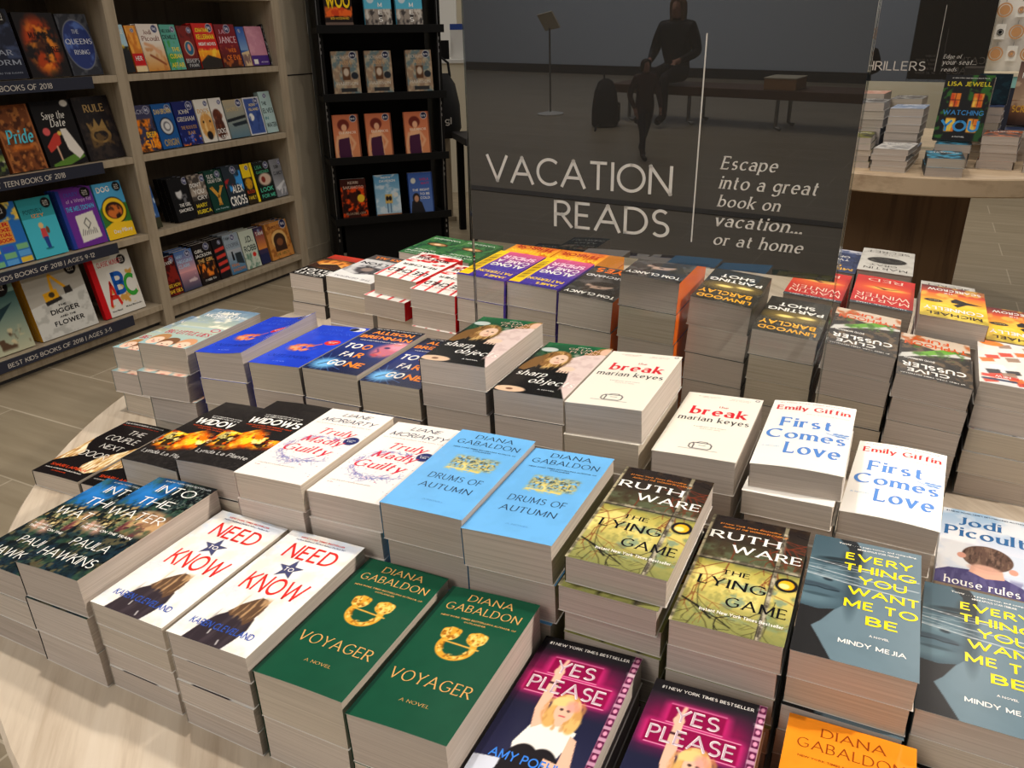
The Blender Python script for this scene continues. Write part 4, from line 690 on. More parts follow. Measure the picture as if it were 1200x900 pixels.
SHIFT = {('lying', 1): (-.004, -.007, 0), ('blood', 1): (-.012, -.02, -1.2), ('first', 1): (-.004, -.010, -2.0), ('sky', 1): (-.002, -.012, 1.5), ('sky', 2): (.006, -.004, -1), ('drums', 1): (.004, .002, 0), ('sharp', 2): (.003, .004, 1.2)}
for (back, x, y, z, th, w, l, slope, key, n, where) in STACKS:
    hs, hf = (z, z + slope * w) if not back else (z + slope * w, z)   # height at the spine side, at the fore edge
    t = round(hs / n, 4); dz = (hf - hs) / n
    grp = 'paperbacks stacked on the round table'
    curl = .013 if key == 'blue' and x < -.45 else 0.0
    ck = (key, round(t * 250), round(dz * 2000), curl)
    art = ART[key]
    first = ck not in _cache
    if first:
        top = book_meshes(key, art, w, l, t, dz, BOW.get(key, .0004), True, M['print'] if key in ('guilty', 'break', 'first', 'know') else None, curl=curl)
        low = book_meshes(key, art, w, l, t, dz, 0, False)
        _cache[ck] = (top, low, t, dz, w, l)
    top, low, t0, dz0, w0, l0 = _cache[ck]
    ang = R_(th) + (PI if back else 0)
    ex, ey = Vector((math.cos(ang), math.sin(ang), 0)), Vector((-math.sin(ang), math.cos(ang), 0))
    c, s = math.cos(R_(th)), math.sin(R_(th))
    org = Vector((x, y, TABLE)) if not back else Vector((x + c * w - s * l, y + s * w + c * l, TABLE))
    kz = hs / (n * t0)
    for k in range(n):                                             # k counts from the table up
        d = n - 1 - k
        dx, dy, dr = (rng.uniform(-.0008, .0008), rng.uniform(-.0022, .0022), rng.uniform(-.2, .2)) if d else (0, 0, 0)
        if (key, d) in SHIFT and d < n and not (key == 'blood' and x > -.25) and not (key == 'lying' and x > .1) and not (key == 'first' and x > .33):
            dx, dy, dr = SHIFT[(key, d)]
            if back: dx, dy = -dx, -dy
        tilt = math.atan(k * dz0 * kz / w0)
        mt = Matrix.Translation(org + ex * dx + ey * dy + Vector((0, 0, k * (t0 * kz + .0004) + .0003))) @ Matrix.Rotation(ang + R_(dr), 4, 'Z') @ Matrix.Rotation(-tilt, 4, 'Y') @ Matrix.Diagonal(((w if d == 0 else w - .0012) / w0, l / l0, kz, 1))
        if n == 1: lab = DESC[key] + (' ' + where if where else '')
        elif d == 0: lab = DESC[key] + ', topmost of ' + where
        elif k == 0: lab = SHORT[key] + ' at the bottom of ' + where
        else: lab = SHORT[key] + ', ' + ORD[d] + ' from the top of ' + where
        put_book(*(top if d == 0 else low), mt, lab, grp)
# ------------------------------------------------------------------ floor, walls, table
def struct(name, mb, m, **k): return tag(mb.build(name, m, **k), kind='structure')
struct('floor', MB().box(-34, -24, -.05, 14, 14, 0), M['floor'])
def wall(name, p, q, h, m, th=.1, z0=0.):
    (x0, y0), (x1, y1) = p, q; dx, dy = x1 - x0, y1 - y0; L_ = math.hypot(dx, dy); nx, ny = -dy / L_ * th, dx / L_ * th
    return struct(name, MB().prism([(x0, y0), (x1, y1), (x1 + nx, y1 + ny), (x0 + nx, y0 + ny)], z0, z0 + h), m)
wall('wall_back', (8.5, 7.2), (-7, 10.2), 4.2, M['cream'])
wall('wall_mall', (-25, -1.36), (1.5, -10.06), 5.0, M['grey'], th=-.1)
wall('baseboard_mall', (-25, -1.335), (1.5, -10.035), .13, M['darkbase'], th=-.02)

tb = thing('display_table', (.267, 1.25, 0), 0, 'round low display table of pale wood carrying the paperback stacks', 'table')
MB().lathe([(0.0, .462), (1.022, .462), (1.03, .466), (1.03, .516), (1.026, .52), (0, .52)], 128).build('table_top', M['table'], tb)
pl = MB().prism([(-.62, -.34), (.62, -.34), (.62, .34), (-.62, .34)], .0, .462).build('pedestal', M['plinth'], tb, bevel=.004); pl.rotation_euler = (0, 0, R_(-26))

# ------------------------------------------------------------------ the big sign standing among the books
TH = R_(-28.5); SN = Vector((-math.sin(TH), math.cos(TH), 0)); SO = SN * 1.06 + Vector((0, 0, TABLE))
def lettering(mb, s, st, x0, x1, z0, z1, y, mi=0, flipx=False):
    P, f = glyphs(s, st); X = x0 + (x1 - x0) * P[:, 0]; Z = z0 + (z1 - z0) * P[:, 1]
    if flipx: X = -X; f = [q[::-1] for q in f]
    mb.add(np.c_[X, np.full(len(X), y), Z], f, None, mi)
sg = thing('poster_sign', SO + SN * .0083, TH, 'large charcoal sign in clear acrylic reading VACATION READS among the paperbacks', 'sign')
sg.rotation_euler = (R_(1.4), 0, TH)
X0, X1, PZ0, PZ1 = -.642, -.100, .334, 1.08
MB().box(X0, -.0025, .006, X1, .0025, PZ0).build('clear_sheet', M['acrylic'], sg)
for xa in (X0 - .0016, X1 + .0002): MB().box(xa, -.003, .006, xa + .0014, .003, PZ1).build('sheet_edge', M['acrylic_edge'], sg)
MB().box(X0 + .02, -.05, .0014, X1 - .02, .03, .0055).build('foot', M['acrylic'], sg)
MB().box(X0 + .001, -.0028, PZ0 + .0004, X1 - .001, .0028, PZ1).build('poster', M['poster'], sg)

LINES = [('VACATION', 'light', -.6125, -.322, .4264, .4676), ('READS', 'light', -.4995, -.323, .368, .4085),
    ('Escape', 'serif/', -.2605, -.1873, .4626, .4842), ('into a great', 'serif/', -.2605, -.136, .4372, .4585), ('book on', 'serif/', -.2605, -.1786, .418, .4345), ('vacation...', 'serif/', -.2605, -.1483, .392, .4085), ('or at home', 'serif/', -.2605, -.144, .3668, .3835)]
for flip, nm in ((False, 'lettering'), (True, 'rear_lettering')):
    mb = MB(); y = -.0031 if not flip else .0031
    for t, st, xa, xb, za, zb in LINES:
        P, f = glyphs(t, st); X = xa + (xb - xa) * P[:, 0]; Z = za + (zb - za) * P[:, 1]
        if flip: X = (X0 + X1) - X
        else: f = f
        mb.add(np.c_[X, np.full(len(X), y), Z], f)
    xl = -.291 if not flip else X0 + X1 + .291
    mb.box(xl - .0009, min(y, 0), .3672, xl + .0009, max(y, 0), .629)
    mb.build(nm, M['lettering'], sg)
# ------------------------------------------------------------------ bookcase along the left wall
BC = Vector((-1.8344, 2.58, 0)); BA = math.atan2(.8966, .4429)
bc = thing('bookcase', BC, BA, 'tall greige oak bookcase of two bays full of face-out books', 'bookcase')
SHZ = [.10, .405, .715, 1.02, 1.325, 1.63]; DP = .34; TOPZ = 1.95
for s0, s1 in ((-.165, -.115), (.75, .80), (1.66, 1.715)):
    MB().box(s0, 0, 0, s1, DP, TOPZ).build('upright', M['case'], bc, bevel=.001)
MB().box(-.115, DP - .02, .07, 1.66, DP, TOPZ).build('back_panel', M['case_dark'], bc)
MB().box(-.165, 0, TOPZ, 1.715, DP, TOPZ + .03).build('top_panel', M['case'], bc)
for i, z in enumerate(SHZ):
    for s0, s1 in ((-.115, .75), (.80, 1.66)):
        MB().box(s0, .002, z - .025, s1, DP - .02, z).build('shelf', M['case'], bc, bevel=.001)
for s0, s1 in ((-.115, .75), (.80, 1.66)): MB().box(s0, .03, .018, s1, .05, .076).build('kick_board', M['case'], bc)
MB().box(-.15, .045, 0, 1.7, .06, .03).build('toe_gap_shade', M['darkbase'], bc)  # dark strip standing in for the shadow in the gap under the kick boards
for zi, xr, txt, xa, xb in ((3, .632, 'BEST TEEN BOOKS OF 2018', .13, .465), (2, .600, 'BEST TEEN BOOKS OF 2018', .14, .435), (1, .587, 'BEST KIDS BOOKS OF 2018 | AGES 9-12', .03, .478), (0, .588, 'BEST KIDS BOOKS OF 2018 | AGES 3-5', .045, .478)):
    z = SHZ[zi]; mb = MB(); mb.box(-.11, -.012, z - .04, xr, -.004, z + .0015)
    P, f = glyphs(txt, 'light'); mb.add(np.c_[xa + (xb - xa) * P[:, 0], np.full(len(P), -.0124), z - .031 + .019 * P[:, 1]], f, None, 1)
    o = mb.build('shelf_sign', [M['navy'], M['lettering']], bc); o['label'] = 'dark navy sign strip with pale lettering on a shelf edge'

# column beside it
cl = MB(); cl.box(1.716, .10, 0, 2.025, .42, 2.6)
o = struct('wall_column', cl, M['column']); o.location = BC; o.rotation_euler = (0, 0, BA)
mb = MB().box(1.716, .098, .0, 2.027, .424, .085); o = struct('baseboard_column', mb, M['column'], bevel=.004); o.location = BC; o.rotation_euler = (0, 0, BA)
mb = MB().box(1.717, .0985, .966, 2.026, .1005, .972).box(2.0245, .0985, .966, 2.0265, .42, .972); o = struct('trim_1', mb, M['darkbase']); o.location = BC; o.rotation_euler = (0, 0, BA)

def lean_book(base, ang, x, y, z, w, h, t, art_meshes, label, group, lean=11, name='paperback_book'):
    mt = Matrix.Translation(base) @ Matrix.Rotation(ang, 4, 'Z') @ Matrix.Translation((x, y, z)) @ Matrix.Rotation(R_(90 - lean), 4, 'X')
    return put_book(*art_meshes, mt, label, group, name=name)

def sticker(a, x=.78, y=.11, r=.15):
    a.E(x, y, r, r / a.asp, (206, 206, 214), 1, .08); a.E(x, y, r * .84, r * .84 / a.asp, (30, 36, 84), 1, .08); a.L([(x - r * .3, y + .03), (x + r * .35, y - .03)], .022, (226, 226, 236)); a.E(x - r * .32, y - .012, r * .24, r * .2, (226, 226, 236), 1, .3, 0, .4); a.E(x + r * .32, y + .014, r * .22, r * .2, (226, 226, 236), 1, .3, 0, .4)
def best(a, x=.78, y=.12, r=.14):
    a.E(x, y, r, r / a.asp, (24, 22, 24), 1, .06)
    for i, t in enumerate(('THE', 'BEST', 'YEAR')): a.T(t, 'b', x - r * .55, x + r * .55, y - .045 + .032 * i, y - .02 + .032 * i, (226, 222, 214))

SB = []
def sb(row, bay, s0, s1, h, desc, name='paperback_book', copies=0, st=None):
    w = (s1 - s0) - .004
    def deco(fn):
        a = Art(w, h, .0028, len(SB) + 300); fn(a)
        if st: st(a)
        SB.append((row, bay, s0, s1, h, desc, name, copies, a)); return fn
    return deco
# right bay, top row
@sb(3, 'R', .827, .87, .175, 'narrow pale blue and black paperback at the left end of the top row')
def f(a): a.bg((30, 32, 34)); a.R(0, 0, 1, .45, (170, 206, 220)); a.N((226, 190, 40), 4, 6, .5, .6, .8, (0, .42, 1, .52)); a.T('TRUE', 'x', .2, .8, .1, .2, W_)
@sb(3, 'R', .873, .93, .172, 'orange paperback with a red block beside the beige reaching-hands novel', st=lambda a: sticker(a, .6))
def f(a): a.bg((206, 120, 40)); a.N((240, 170, 70), 4, 6, .4, .65, .9); a.R(0, .6, 1, .86, (196, 24, 30)); a.R(0, .86, 1, 1, (230, 206, 160)); a.T('HER', 'b', .2, .8, .66, .76, W_)
@sb(3, 'R', .93, 1.042, .178, 'cream and gold paperback with reaching hands on the top row', copies=1, st=sticker)
def f(a): a.bg((226, 216, 206)); a.G((228, 222, 214), (206, 140, 60), .35, 1); a.N((186, 110, 50), 4, 5, .5, .65, .6, (0, .5, 1, 1)); a.L([(.2, .42), (.5, .48), (.7, .6)], .12, (214, 160, 120)); a.L([(.3, .66), (.6, .76), (.86, .86)], .08, (140, 70, 40)); a.T('Jodi', 'serif', .24, .6, .12, .22, (120, 60, 50)); a.T('Picoult', 'serif', .1, .9, .25, .36, (120, 60, 50))
@sb(3, 'R', 1.045, 1.128, .176, 'green and yellow paperback with a palm beach on the top row', copies=1, st=sticker)
def f(a): a.bg((90, 166, 150)); a.N((60, 150, 70), 5, 6, .45, .6, .9, (-.1, .35, .7, 1.1)); a.T('NELSON', 'b', .04, .66, .1, .18, (30, 44, 44)); a.T('DEMILLE', 'b', .04, .9, .22, .32, (30, 44, 44)); a.T('THE', 'b', .4, .9, .5, .59, (246, 220, 60)); a.T('CUBAN', 'b', .16, .96, .64, .75, (246, 220, 60)); a.T('AFFAIR', 'b', .1, .96, .84, .95, (246, 220, 60))
@sb(3, 'R', 1.131, 1.214, .172, 'dark red paperback with a round blue emblem on the top row', st=sticker)
def f(a): a.bg((120, 30, 26)); a.N((70, 18, 18), 5, 7, .5, .65, .7); a.E(.52, .52, .3, .17, (226, 190, 150), 1, .06); a.E(.52, .52, .26, .15, (30, 96, 130), 1, .06); a.E(.52, .5, .1, .08, (226, 150, 130), 1, .2); a.R(0, .78, 1, 1, (34, 30, 34)); a.T("BISHOP'S", 'serif', .06, .96, .76, .86, (206, 206, 206)); a.T('PAWN', 'serif', .2, .84, .88, .96, (206, 206, 206))
@sb(3, 'R', 1.217, 1.34, .182, 'red and yellow paperback with a sunset road on the top row', copies=1, st=sticker)
def f(a): a.bg((206, 36, 30)); a.G((246, 170, 30), (206, 70, 20), .6, 1, al=1); a.P([(0, .86), (.4, .7), (1, .8), (1, 1), (0, 1)], (40, 34, 30)); a.N((250, 206, 60), 5, 5, .5, .65, .9, (0, .56, 1, .74)); a.T('JONATHAN', 'x', .1, .74, .1, .2, (250, 220, 50)); a.T('KELLERMAN', 'x', .08, .92, .24, .36, (250, 220, 50)); a.T('NIGHT MOVES', 'x', .1, .92, .42, .5, W_)
@sb(3, 'R', 1.343, 1.467, .178, 'dark red and brown paperback with large pink lettering on the top row', copies=1, st=lambda a: sticker(a, .6))
def f(a): a.bg((120, 24, 34)); a.G((140, 24, 40), (60, 30, 20), .3, 1); a.N((206, 110, 40), 5, 6, .52, .66, .7, (0, .5, 1, 1)); a.T('J.A.', 'serif', .16, .5, .12, .22, (226, 170, 190)); a.T('JANCE', 'serif', .08, .94, .28, .44, (226, 190, 200)); a.T('WEB', 'b', .4, .8, .56, .66, (236, 120, 40)); a.T('OF EVIL', 'b', .26, .96, .72, .84, (236, 120, 40))
@sb(3, 'R', 1.47, 1.524, .168, 'blue beach paperback partly behind the pink one on the top row', st=lambda a: sticker(a, .4))
def f(a): a.bg((40, 80, 150)); a.G((40, 80, 160), (120, 150, 190), 0, .6); a.P([(0, .66), (1, .6), (1, 1), (0, 1)], (206, 180, 140)); a.N((90, 60, 70), 4, 5, .5, .6, .7, (0, .7, 1, 1))
@sb(3, 'R', 1.527, 1.642, .17, 'plain pink and purple paperback turned back to front on the top row')
def f(a): a.bg((190, 130, 150)); a.R(0, .74, 1, 1, (70, 40, 120)); a.N((206, 150, 166), 4, 6, .45, .65, .7, (0, 0, 1, .7)); a.R(.1, .84, .34, .96, (226, 222, 214)); a.T('OKAY BOOKS', 't', .5, .92, .9, .94, (206, 190, 226))
@sb(3, 'R', 1.643, 1.658, .18, 'black spotted paperback at the right end of the top row')
def f(a): a.bg((22, 22, 24)); a.N((206, 206, 206), 5, 20, .58, .62, .9)
# second row
@sb(2, 'R', .821, .928, .18, 'orange and navy paperback with big yellow lettering, first on the second row', copies=1, st=sticker)
def f(a): a.bg((60, 60, 90)); a.N((236, 130, 30), 4, 6, .42, .55, 1, (-.1, .3, 1.1, 1)); a.N((40, 26, 30), 5, 8, .52, .64, .8, (-.1, .3, 1.1, 1)); a.T('JACK', 'b', .05, .6, .08, .18, (170, 170, 190)); a.T('DEEP', 'x', .46, .94, .58, .7, (250, 200, 50)); a.T('SIX', 'x', .3, .96, .74, .94, (250, 160, 40))
@sb(2, 'R', .931, 1.035, .178, 'bright blue paperback with a white spiral on the second row', copies=1, st=sticker)
def f(a): a.bg((24, 84, 150)); a.E(.52, .5, .34, .2, (30, 40, 60), 1, .06); a.E(.52, .5, .29, .17, (206, 206, 206), 1, .05); a.E(.52, .5, .18, .11, (120, 120, 126), 1, .1); a.E(.54, .5, .12, .07, (216, 216, 216), 1, .1); a.T('DAN BROWN', 'b', .06, .94, .1, .22, (226, 200, 120)); a.T('ORIGIN', 'x', .14, .9, .78, .95, (170, 150, 100))
@sb(2, 'R', 1.038, 1.155, .18, 'navy paperback with gold lettering and coloured lights on the second row', copies=1, st=sticker)
def f(a): a.bg((24, 34, 100)); a.N((90, 120, 220), 10, 14, .6, .66, .9, (0, .7, 1, 1)); a.N((240, 120, 40), 5, 8, .54, .64, 1, (0, .8, 1.1, 1.1)); a.T('JOHN', 'serif', .2, .7, .18, .28, (226, 220, 206)); a.T('GRISHAM', 'serif', .06, .9, .34, .45, (226, 220, 206)); a.T('THE ROOSTER', 'serif', .14, .9, .55, .63, (206, 160, 90)); a.T('BAR', 'serif', .4, .76, .68, .76, (206, 160, 90))
@sb(2, 'R', 1.158, 1.242, .182, "white paperback with a golden dog's face on the second row", st=sticker)
def f(a): a.bg((220, 216, 206)); a.E(.55, .62, .46, .3, (206, 150, 80), 1, .2); a.N((240, 206, 140), 6, 8, .5, .64, .8, (.1, .3, 1, .9)); a.E(.55, .84, .2, .1, (34, 28, 28), 1, .2); a.E(.34, .52, .06, .03, (40, 26, 20)); a.E(.8, .52, .06, .03, (40, 26, 20)); a.T("DOG'S", 'serifb', .1, .9, .22, .32, (206, 150, 60))
@sb(2, 'R', 1.245, 1.322, .182, 'white paperback with a brown dog on the second row', st=sticker)
def f(a): a.bg((220, 216, 210)); a.E(.4, .42, .34, .16, (90, 44, 30), 1, .2); a.E(.4, .7, .38, .26, (76, 40, 30), 1, .2); a.N((130, 70, 44), 6, 8, .5, .62, .7, (0, .3, .8, .9)); a.T('DOGS', 'serifb', .1, .94, .72, .84, W_); a.T('LIFE', 'serifb', .3, .8, .88, .95, W_)
@sb(2, 'R', 1.325, 1.449, .168, 'grey paperback with a dark pier over water on the second row', st=sticker)
def f(a): a.bg((150, 160, 160)); a.G((176, 160, 130), (90, 120, 136), 0, 1); a.P([(0, .5), (1, .42), (1, .5), (0, .58)], (30, 34, 40)); a.P([(.2, .62), (1, .56), (1, .66), (.3, .7)], (36, 44, 52)); a.T('SHORES', 'serif', .1, .7, .2, .3, (206, 180, 130))
@sb(2, 'R', 1.452, 1.56, .17, 'blue moonlit paperback with a white border on the second row', st=sticker)
def f(a): a.bg((216, 216, 216)); a.R(.06, .04, .94, .96, (60, 84, 150)); a.E(.3, .52, .16, .1, (226, 226, 220), 1, .2); a.N((40, 60, 120), 4, 6, .5, .64, .7, (.06, .4, .94, .96)); a.T('NORA', 'b', .3, .7, .16, .24, (226, 206, 150)); a.T('ISLAND', 'b', .24, .84, .28, .36, (226, 206, 150))
@sb(2, 'R', 1.563, 1.644, .19, 'pale teal paperback with black capitals at the right end of the second row', st=lambda a: sticker(a, .5))
def f(a): a.bg((170, 196, 196)); a.T('THE', 'b', .1, .5, .24, .33, (20, 24, 26)); a.T('ELVES', 'b', .06, .94, .4, .52, (20, 24, 26)); a.T('IN', 'b', .1, .4, .6, .68, (60, 120, 130)); a.T('WATER', 'b', .1, .96, .75, .87, (20, 24, 26))
# third row
@sb(1, 'R', .813, .857, .175, 'narrow light blue paperback at the left end of the third row', st=lambda a: sticker(a, .5, .14, .3))
def f(a): a.bg((50, 90, 150)); a.N((206, 220, 236), 3, 5, .5, .62, .8, (0, .3, 1, .7)); a.R(0, .75, 1, 1, (60, 60, 44))
@sb(1, 'R', .94, 1.047, .185, "black paperback with a man's pale face on the third row", copies=2, st=lambda a: sticker(a, .9))
def f(a): a.bg((22, 22, 24)); a.E(.44, .36, .16, .13, (206, 206, 206), 1, .4); a.E(.4, .26, .2, .06, (20, 20, 22), 1, .3); a.N((120, 120, 124), 5, 6, .52, .62, .8, (.1, .4, .8, .64)); a.T('THE GIRL', 'b', .3, .9, .6, .68, W_); a.T('SMOKES', 'b', .2, .94, .72, .8, W_)
@sb(1, 'R', 1.05, 1.149, .18, 'grey and black paperback with yellow author capitals on the third row', copies=1, st=lambda a: sticker(a, .86))
def f(a): a.bg((70, 64, 60)); a.N((190, 176, 160), 4, 6, .45, .6, .8, (0, 0, 1, .5)); a.R(0, .6, 1, 1, (34, 32, 32)); a.T("DON'T", 'b', .05, .7, .18, .28, W_); a.T('YOU', 'b', .16, .8, .34, .45, W_); a.T('CRY', 'b', .3, .9, .5, .6, W_); a.T('MARY', 'b', .1, .76, .68, .78, (246, 220, 50)); a.T('KUBICA', 'b', .06, .94, .83, .93, (246, 220, 50))
@sb(1, 'R', 1.152, 1.256, .185, 'dark green paperback with a huge gold Y on the third row', copies=1, st=lambda a: sticker(a, .74))
def f(a): a.bg((20, 60, 50)); a.T('SUE', 'serif', .1, .5, .08, .18, W_); a.T('GRAFTON', 'serif', .08, .9, .2, .29, W_); a.T('Y', 'serifb', .1, .9, .36, .84, (206, 150, 60)); a.T('is for Yesterday', 't', .1, .9, .9, .95, (170, 206, 206))
@sb(1, 'R', 1.259, 1.374, .19, 'blue and red paperback with giant white capitals on the third row', copies=1, st=lambda a: sticker(a, .6))
def f(a): a.bg((40, 50, 60)); a.N((60, 150, 226), 3, 4, .42, .55, 1, (.2, .14, 1, .6)); a.N((190, 40, 40), 4, 5, .5, .6, .9, (0, .3, .5, .8)); a.T('ALEX', 'x', .3, .9, .46, .66, W_); a.T('CROSS', 'x', .04, .98, .72, .96, W_)
@sb(1, 'R', 1.377, 1.457, .187, 'yellow and black paperback with a bright yellow edge on the third row', st=lambda a: sticker(a, .5))
def f(a): a.bg((50, 40, 24)); a.R(0, 0, .74, .34, (240, 206, 30)); a.R(.78, 0, 1, 1, (246, 214, 30)); a.E(.4, .5, .3, .14, (206, 150, 30), 1, .3); a.N((30, 24, 20), 5, 6, .5, .62, .8, (0, .4, .76, .8)); a.T('BLOOD', 'b', .06, .7, .66, .74, (206, 70, 30)); a.T('FAMILY', 'b', .06, .7, .8, .9, (240, 206, 60))
@sb(1, 'R', 1.46, 1.573, .182, 'black paperback with green letters and an eye on the third row', copies=1, st=sticker)
def f(a): a.bg((24, 30, 28)); a.E(.54, .46, .38, .16, (206, 180, 160), 1, .3); a.E(.44, .46, .12, .08, (130, 50, 40), 1, .3); a.T('LISA', 'b', .1, .5, .08, .18, (80, 170, 130)); a.T('GARDNER', 'b', .1, .9, .22, .3, (80, 170, 130)); a.T('LOOK', 'b', .1, .9, .66, .78, (90, 206, 170)); a.T('FOR ME', 'b', .1, .94, .84, .94, (90, 206, 170))
@sb(1, 'R', 1.575, 1.656, .182, 'silver grey paperback at the right end of the third row', st=lambda a: sticker(a, .84))
def f(a): a.bg((130, 132, 138)); a.G((120, 122, 128), (170, 172, 178), .4, .8); a.P([(.1, .74), (.9, .58), (.96, .62), (.3, .84)], (206, 208, 212)); a.N((206, 206, 210), 5, 5, .52, .62, .8, (0, .76, 1, .96)); a.T('TOM', 'b', .3, .7, .16, .25, (24, 24, 28)); a.T('CLANCY', 'b', .14, .92, .32, .42, (24, 24, 28))
# bottom row
@sb(0, 'R', .822, .903, .17, 'dark red paperback at the left end of the bottom row', st=sticker)
def f(a): a.bg((70, 18, 18)); a.N((150, 40, 30), 4, 6, .48, .62, .8); a.T('NEVER', 'b', .1, .8, .12, .2, W_); a.T('SEE HOW', 'b', .1, .94, .7, .79, (246, 200, 60)); a.T('SHE DIES', 'b', .06, .96, .85, .94, (246, 200, 60))
@sb(0, 'R', .906, 1.009, .178, 'blue and pink seaside paperback on the bottom row', copies=2, st=lambda a: sticker(a, .72))
def f(a): a.bg((60, 90, 140)); a.G((70, 110, 170), (226, 160, 160), 0, .55); a.G((196, 140, 150), (60, 66, 90), .55, 1); a.N((226, 206, 206), 3, 8, .52, .64, .8, (.4, .6, 1, 1)); a.T('MARY', 'b', .06, .4, .1, .18, (170, 206, 236)); a.T('HIGGINS', 'b', .06, .9, .22, .31, (170, 206, 236)); a.T('CLARK', 'b', .06, .7, .34, .43, (170, 206, 236))
@sb(0, 'R', 1.012, 1.125, .185, 'black paperback with blazing orange windows on the bottom row', copies=2, st=lambda a: sticker(a, .72))
def f(a): a.bg((30, 24, 24)); a.N((240, 130, 40), 6, 4, .4, .55, 1, (0, .48, 1, .82)); a.N((40, 20, 16), 7, 4, .52, .6, .9, (0, .4, 1, .86)); a.T('GIRL', 'b', .06, .5, .14, .22, W_); a.T('JACKSON', 'b', .04, .9, .25, .33, W_); a.T('THE GIRL', 'b', .1, .94, .38, .47, (240, 190, 110)); a.T('I USED TO', 't', .2, .8, .88, .93, W_)
@sb(0, 'R', 1.128, 1.197, .185, 'black paperback with red bars on the bottom row', copies=2, st=lambda a: sticker(a, .66))
def f(a):
    a.bg((30, 26, 30))
    for k in range(4): a.P([(.1, .26 + .17 * k), (1, .22 + .17 * k), (1, .3 + .17 * k), (.1, .34 + .17 * k)], (206, 60, 50))
@sb(0, 'R', 1.2, 1.3, .19, 'grey-blue paperback with two small figures on the bottom row', copies=2, st=lambda a: sticker(a, .6))
def f(a): a.bg((150, 166, 180)); a.G((176, 180, 186), (60, 110, 150), .4, 1); a.P([(.3, .44), (.4, .44), (.42, .66), (.28, .66)], (24, 26, 30)); a.P([(.5, .5), (.9, .5), (.96, .8), (.5, .74)], (44, 54, 60)); a.T('PAM', 'serif', .06, .4, .06, .14, (40, 44, 50)); a.T('COOPER', 'serif', .06, .9, .24, .34, (90, 96, 106)); a.T('FINAL', 'b', .1, .6, .74, .82, (206, 130, 60)); a.T('SHADOWS', 'b', .1, .94, .86, .94, (206, 130, 60))
@sb(0, 'R', 1.303, 1.402, .185, 'pale green paperback with black author capitals on the bottom row', copies=2)
def f(a): a.bg((196, 206, 190)); a.N((90, 130, 110), 4, 5, .48, .62, .8, (0, .6, 1, 1)); a.E(.7, .66, .12, .06, (206, 50, 40), 1, .1); a.T('J.D.', 'b', .3, .8, .16, .32, (40, 50, 50)); a.T('ROBB', 'b', .1, .94, .4, .56, (40, 60, 60))
@sb(0, 'R', 1.405, 1.47, .182, 'purple and orange sunset paperback on the bottom row', copies=1, st=lambda a: sticker(a, .5))
def f(a): a.bg((60, 50, 80)); a.G((120, 60, 80), (226, 140, 60), .1, .6); a.R(0, .72, 1, 1, (40, 44, 80)); a.T('TAMI', 'b', .1, .9, .12, .22, W_)
@sb(0, 'R', 1.482, 1.646, .185, 'orange paperback with a carved archway at the right end of the bottom row', copies=2, st=lambda a: sticker(a, .8))
def f(a): a.bg((206, 140, 70)); a.N((150, 90, 40), 5, 7, .48, .62, .8); a.E(.5, .5, .34, .26, (226, 180, 110), 1, .06); a.E(.5, .52, .26, .2, (60, 40, 30), 1, .06); a.R(.24, .52, .76, .8, (60, 40, 30)); a.E(.5, .56, .14, .1, (130, 80, 50), 1, .3); a.T('CHRISTIE', 'b', .1, .7, .1, .18, (120, 60, 30)); a.T('THE ARCH', 'serif', .2, .8, .84, .92, (80, 100, 50))
# left bay: teen and kids hardbacks
HB = 'hardcover_book'
@sb(3, 'L', .24, .419, .225, 'dark blue hardback with silver lettering at the left of the top kids row', HB, st=lambda a: best(a, .8))
def f(a): a.bg((30, 34, 50)); a.N((70, 84, 120), 4, 6, .48, .64, .7, (0, .2, 1, .7)); a.T('WAR', 'serif', .3, .84, .58, .66, (150, 156, 170)); a.T('STORM', 'serif', .1, .94, .72, .8, (150, 156, 170)); a.T('RISE, RED AS THE DAWN', 't', .1, .9, .9, .93, (130, 136, 150))
@sb(3, 'L', .429, .586, .215, 'black hardback with a burst of orange flame', HB)
def f(a): a.bg((26, 22, 24)); a.N((170, 60, 20), 4, 5, .4, .56, 1, ell=(.5, .5, .42, .44, .4)); a.N((240, 140, 40), 5, 7, .48, .62, .9, ell=(.5, .52, .36, .38, .5)); a.E(.5, .52, .16, .1, (40, 20, 20), .8, .6); a.T('MUSE OF', 'serifb', .24, .7, .3, .4, (30, 20, 20)); a.T('FIRE', 'serifb', .56, .88, .52, .62, (30, 20, 20))
@sb(3, 'L', .59, .721, .212, 'grey hardback with a deep blue oval beside the divider', HB)
def f(a): a.bg((44, 46, 54)); a.N((84, 86, 92), 6, 8, .5, .62, .8); a.E(.5, .5, .47, .41, (120, 122, 130), 1, .03); a.E(.5, .5, .45, .39, (40, 54, 110), 1, .03); a.N((90, 120, 190), 4, 5, .48, .64, .8, ell=(.5, .5, .44, .38, .1))
for i in range(1): SB[-1][8].T('THE', 'serif', .38, .6, .25, .32, (190, 196, 210)); SB[-1][8].T('QUEENS', 'serif', .08, .94, .4, .5, (206, 210, 220)); SB[-1][8].T('RISING', 'serif', .26, .76, .58, .66, (206, 210, 220))
@sb(2, 'L', .1, .262, .22, 'dark hardback with a pale plant, cut off at the left edge of the teen shelf', HB)
def f(a): a.bg((34, 36, 38)); a.N((206, 206, 170), 5, 6, .55, .62, .9, (.4, .4, 1, .9)); a.N((110, 130, 60), 5, 6, .55, .62, .8, (.5, .7, 1, 1))
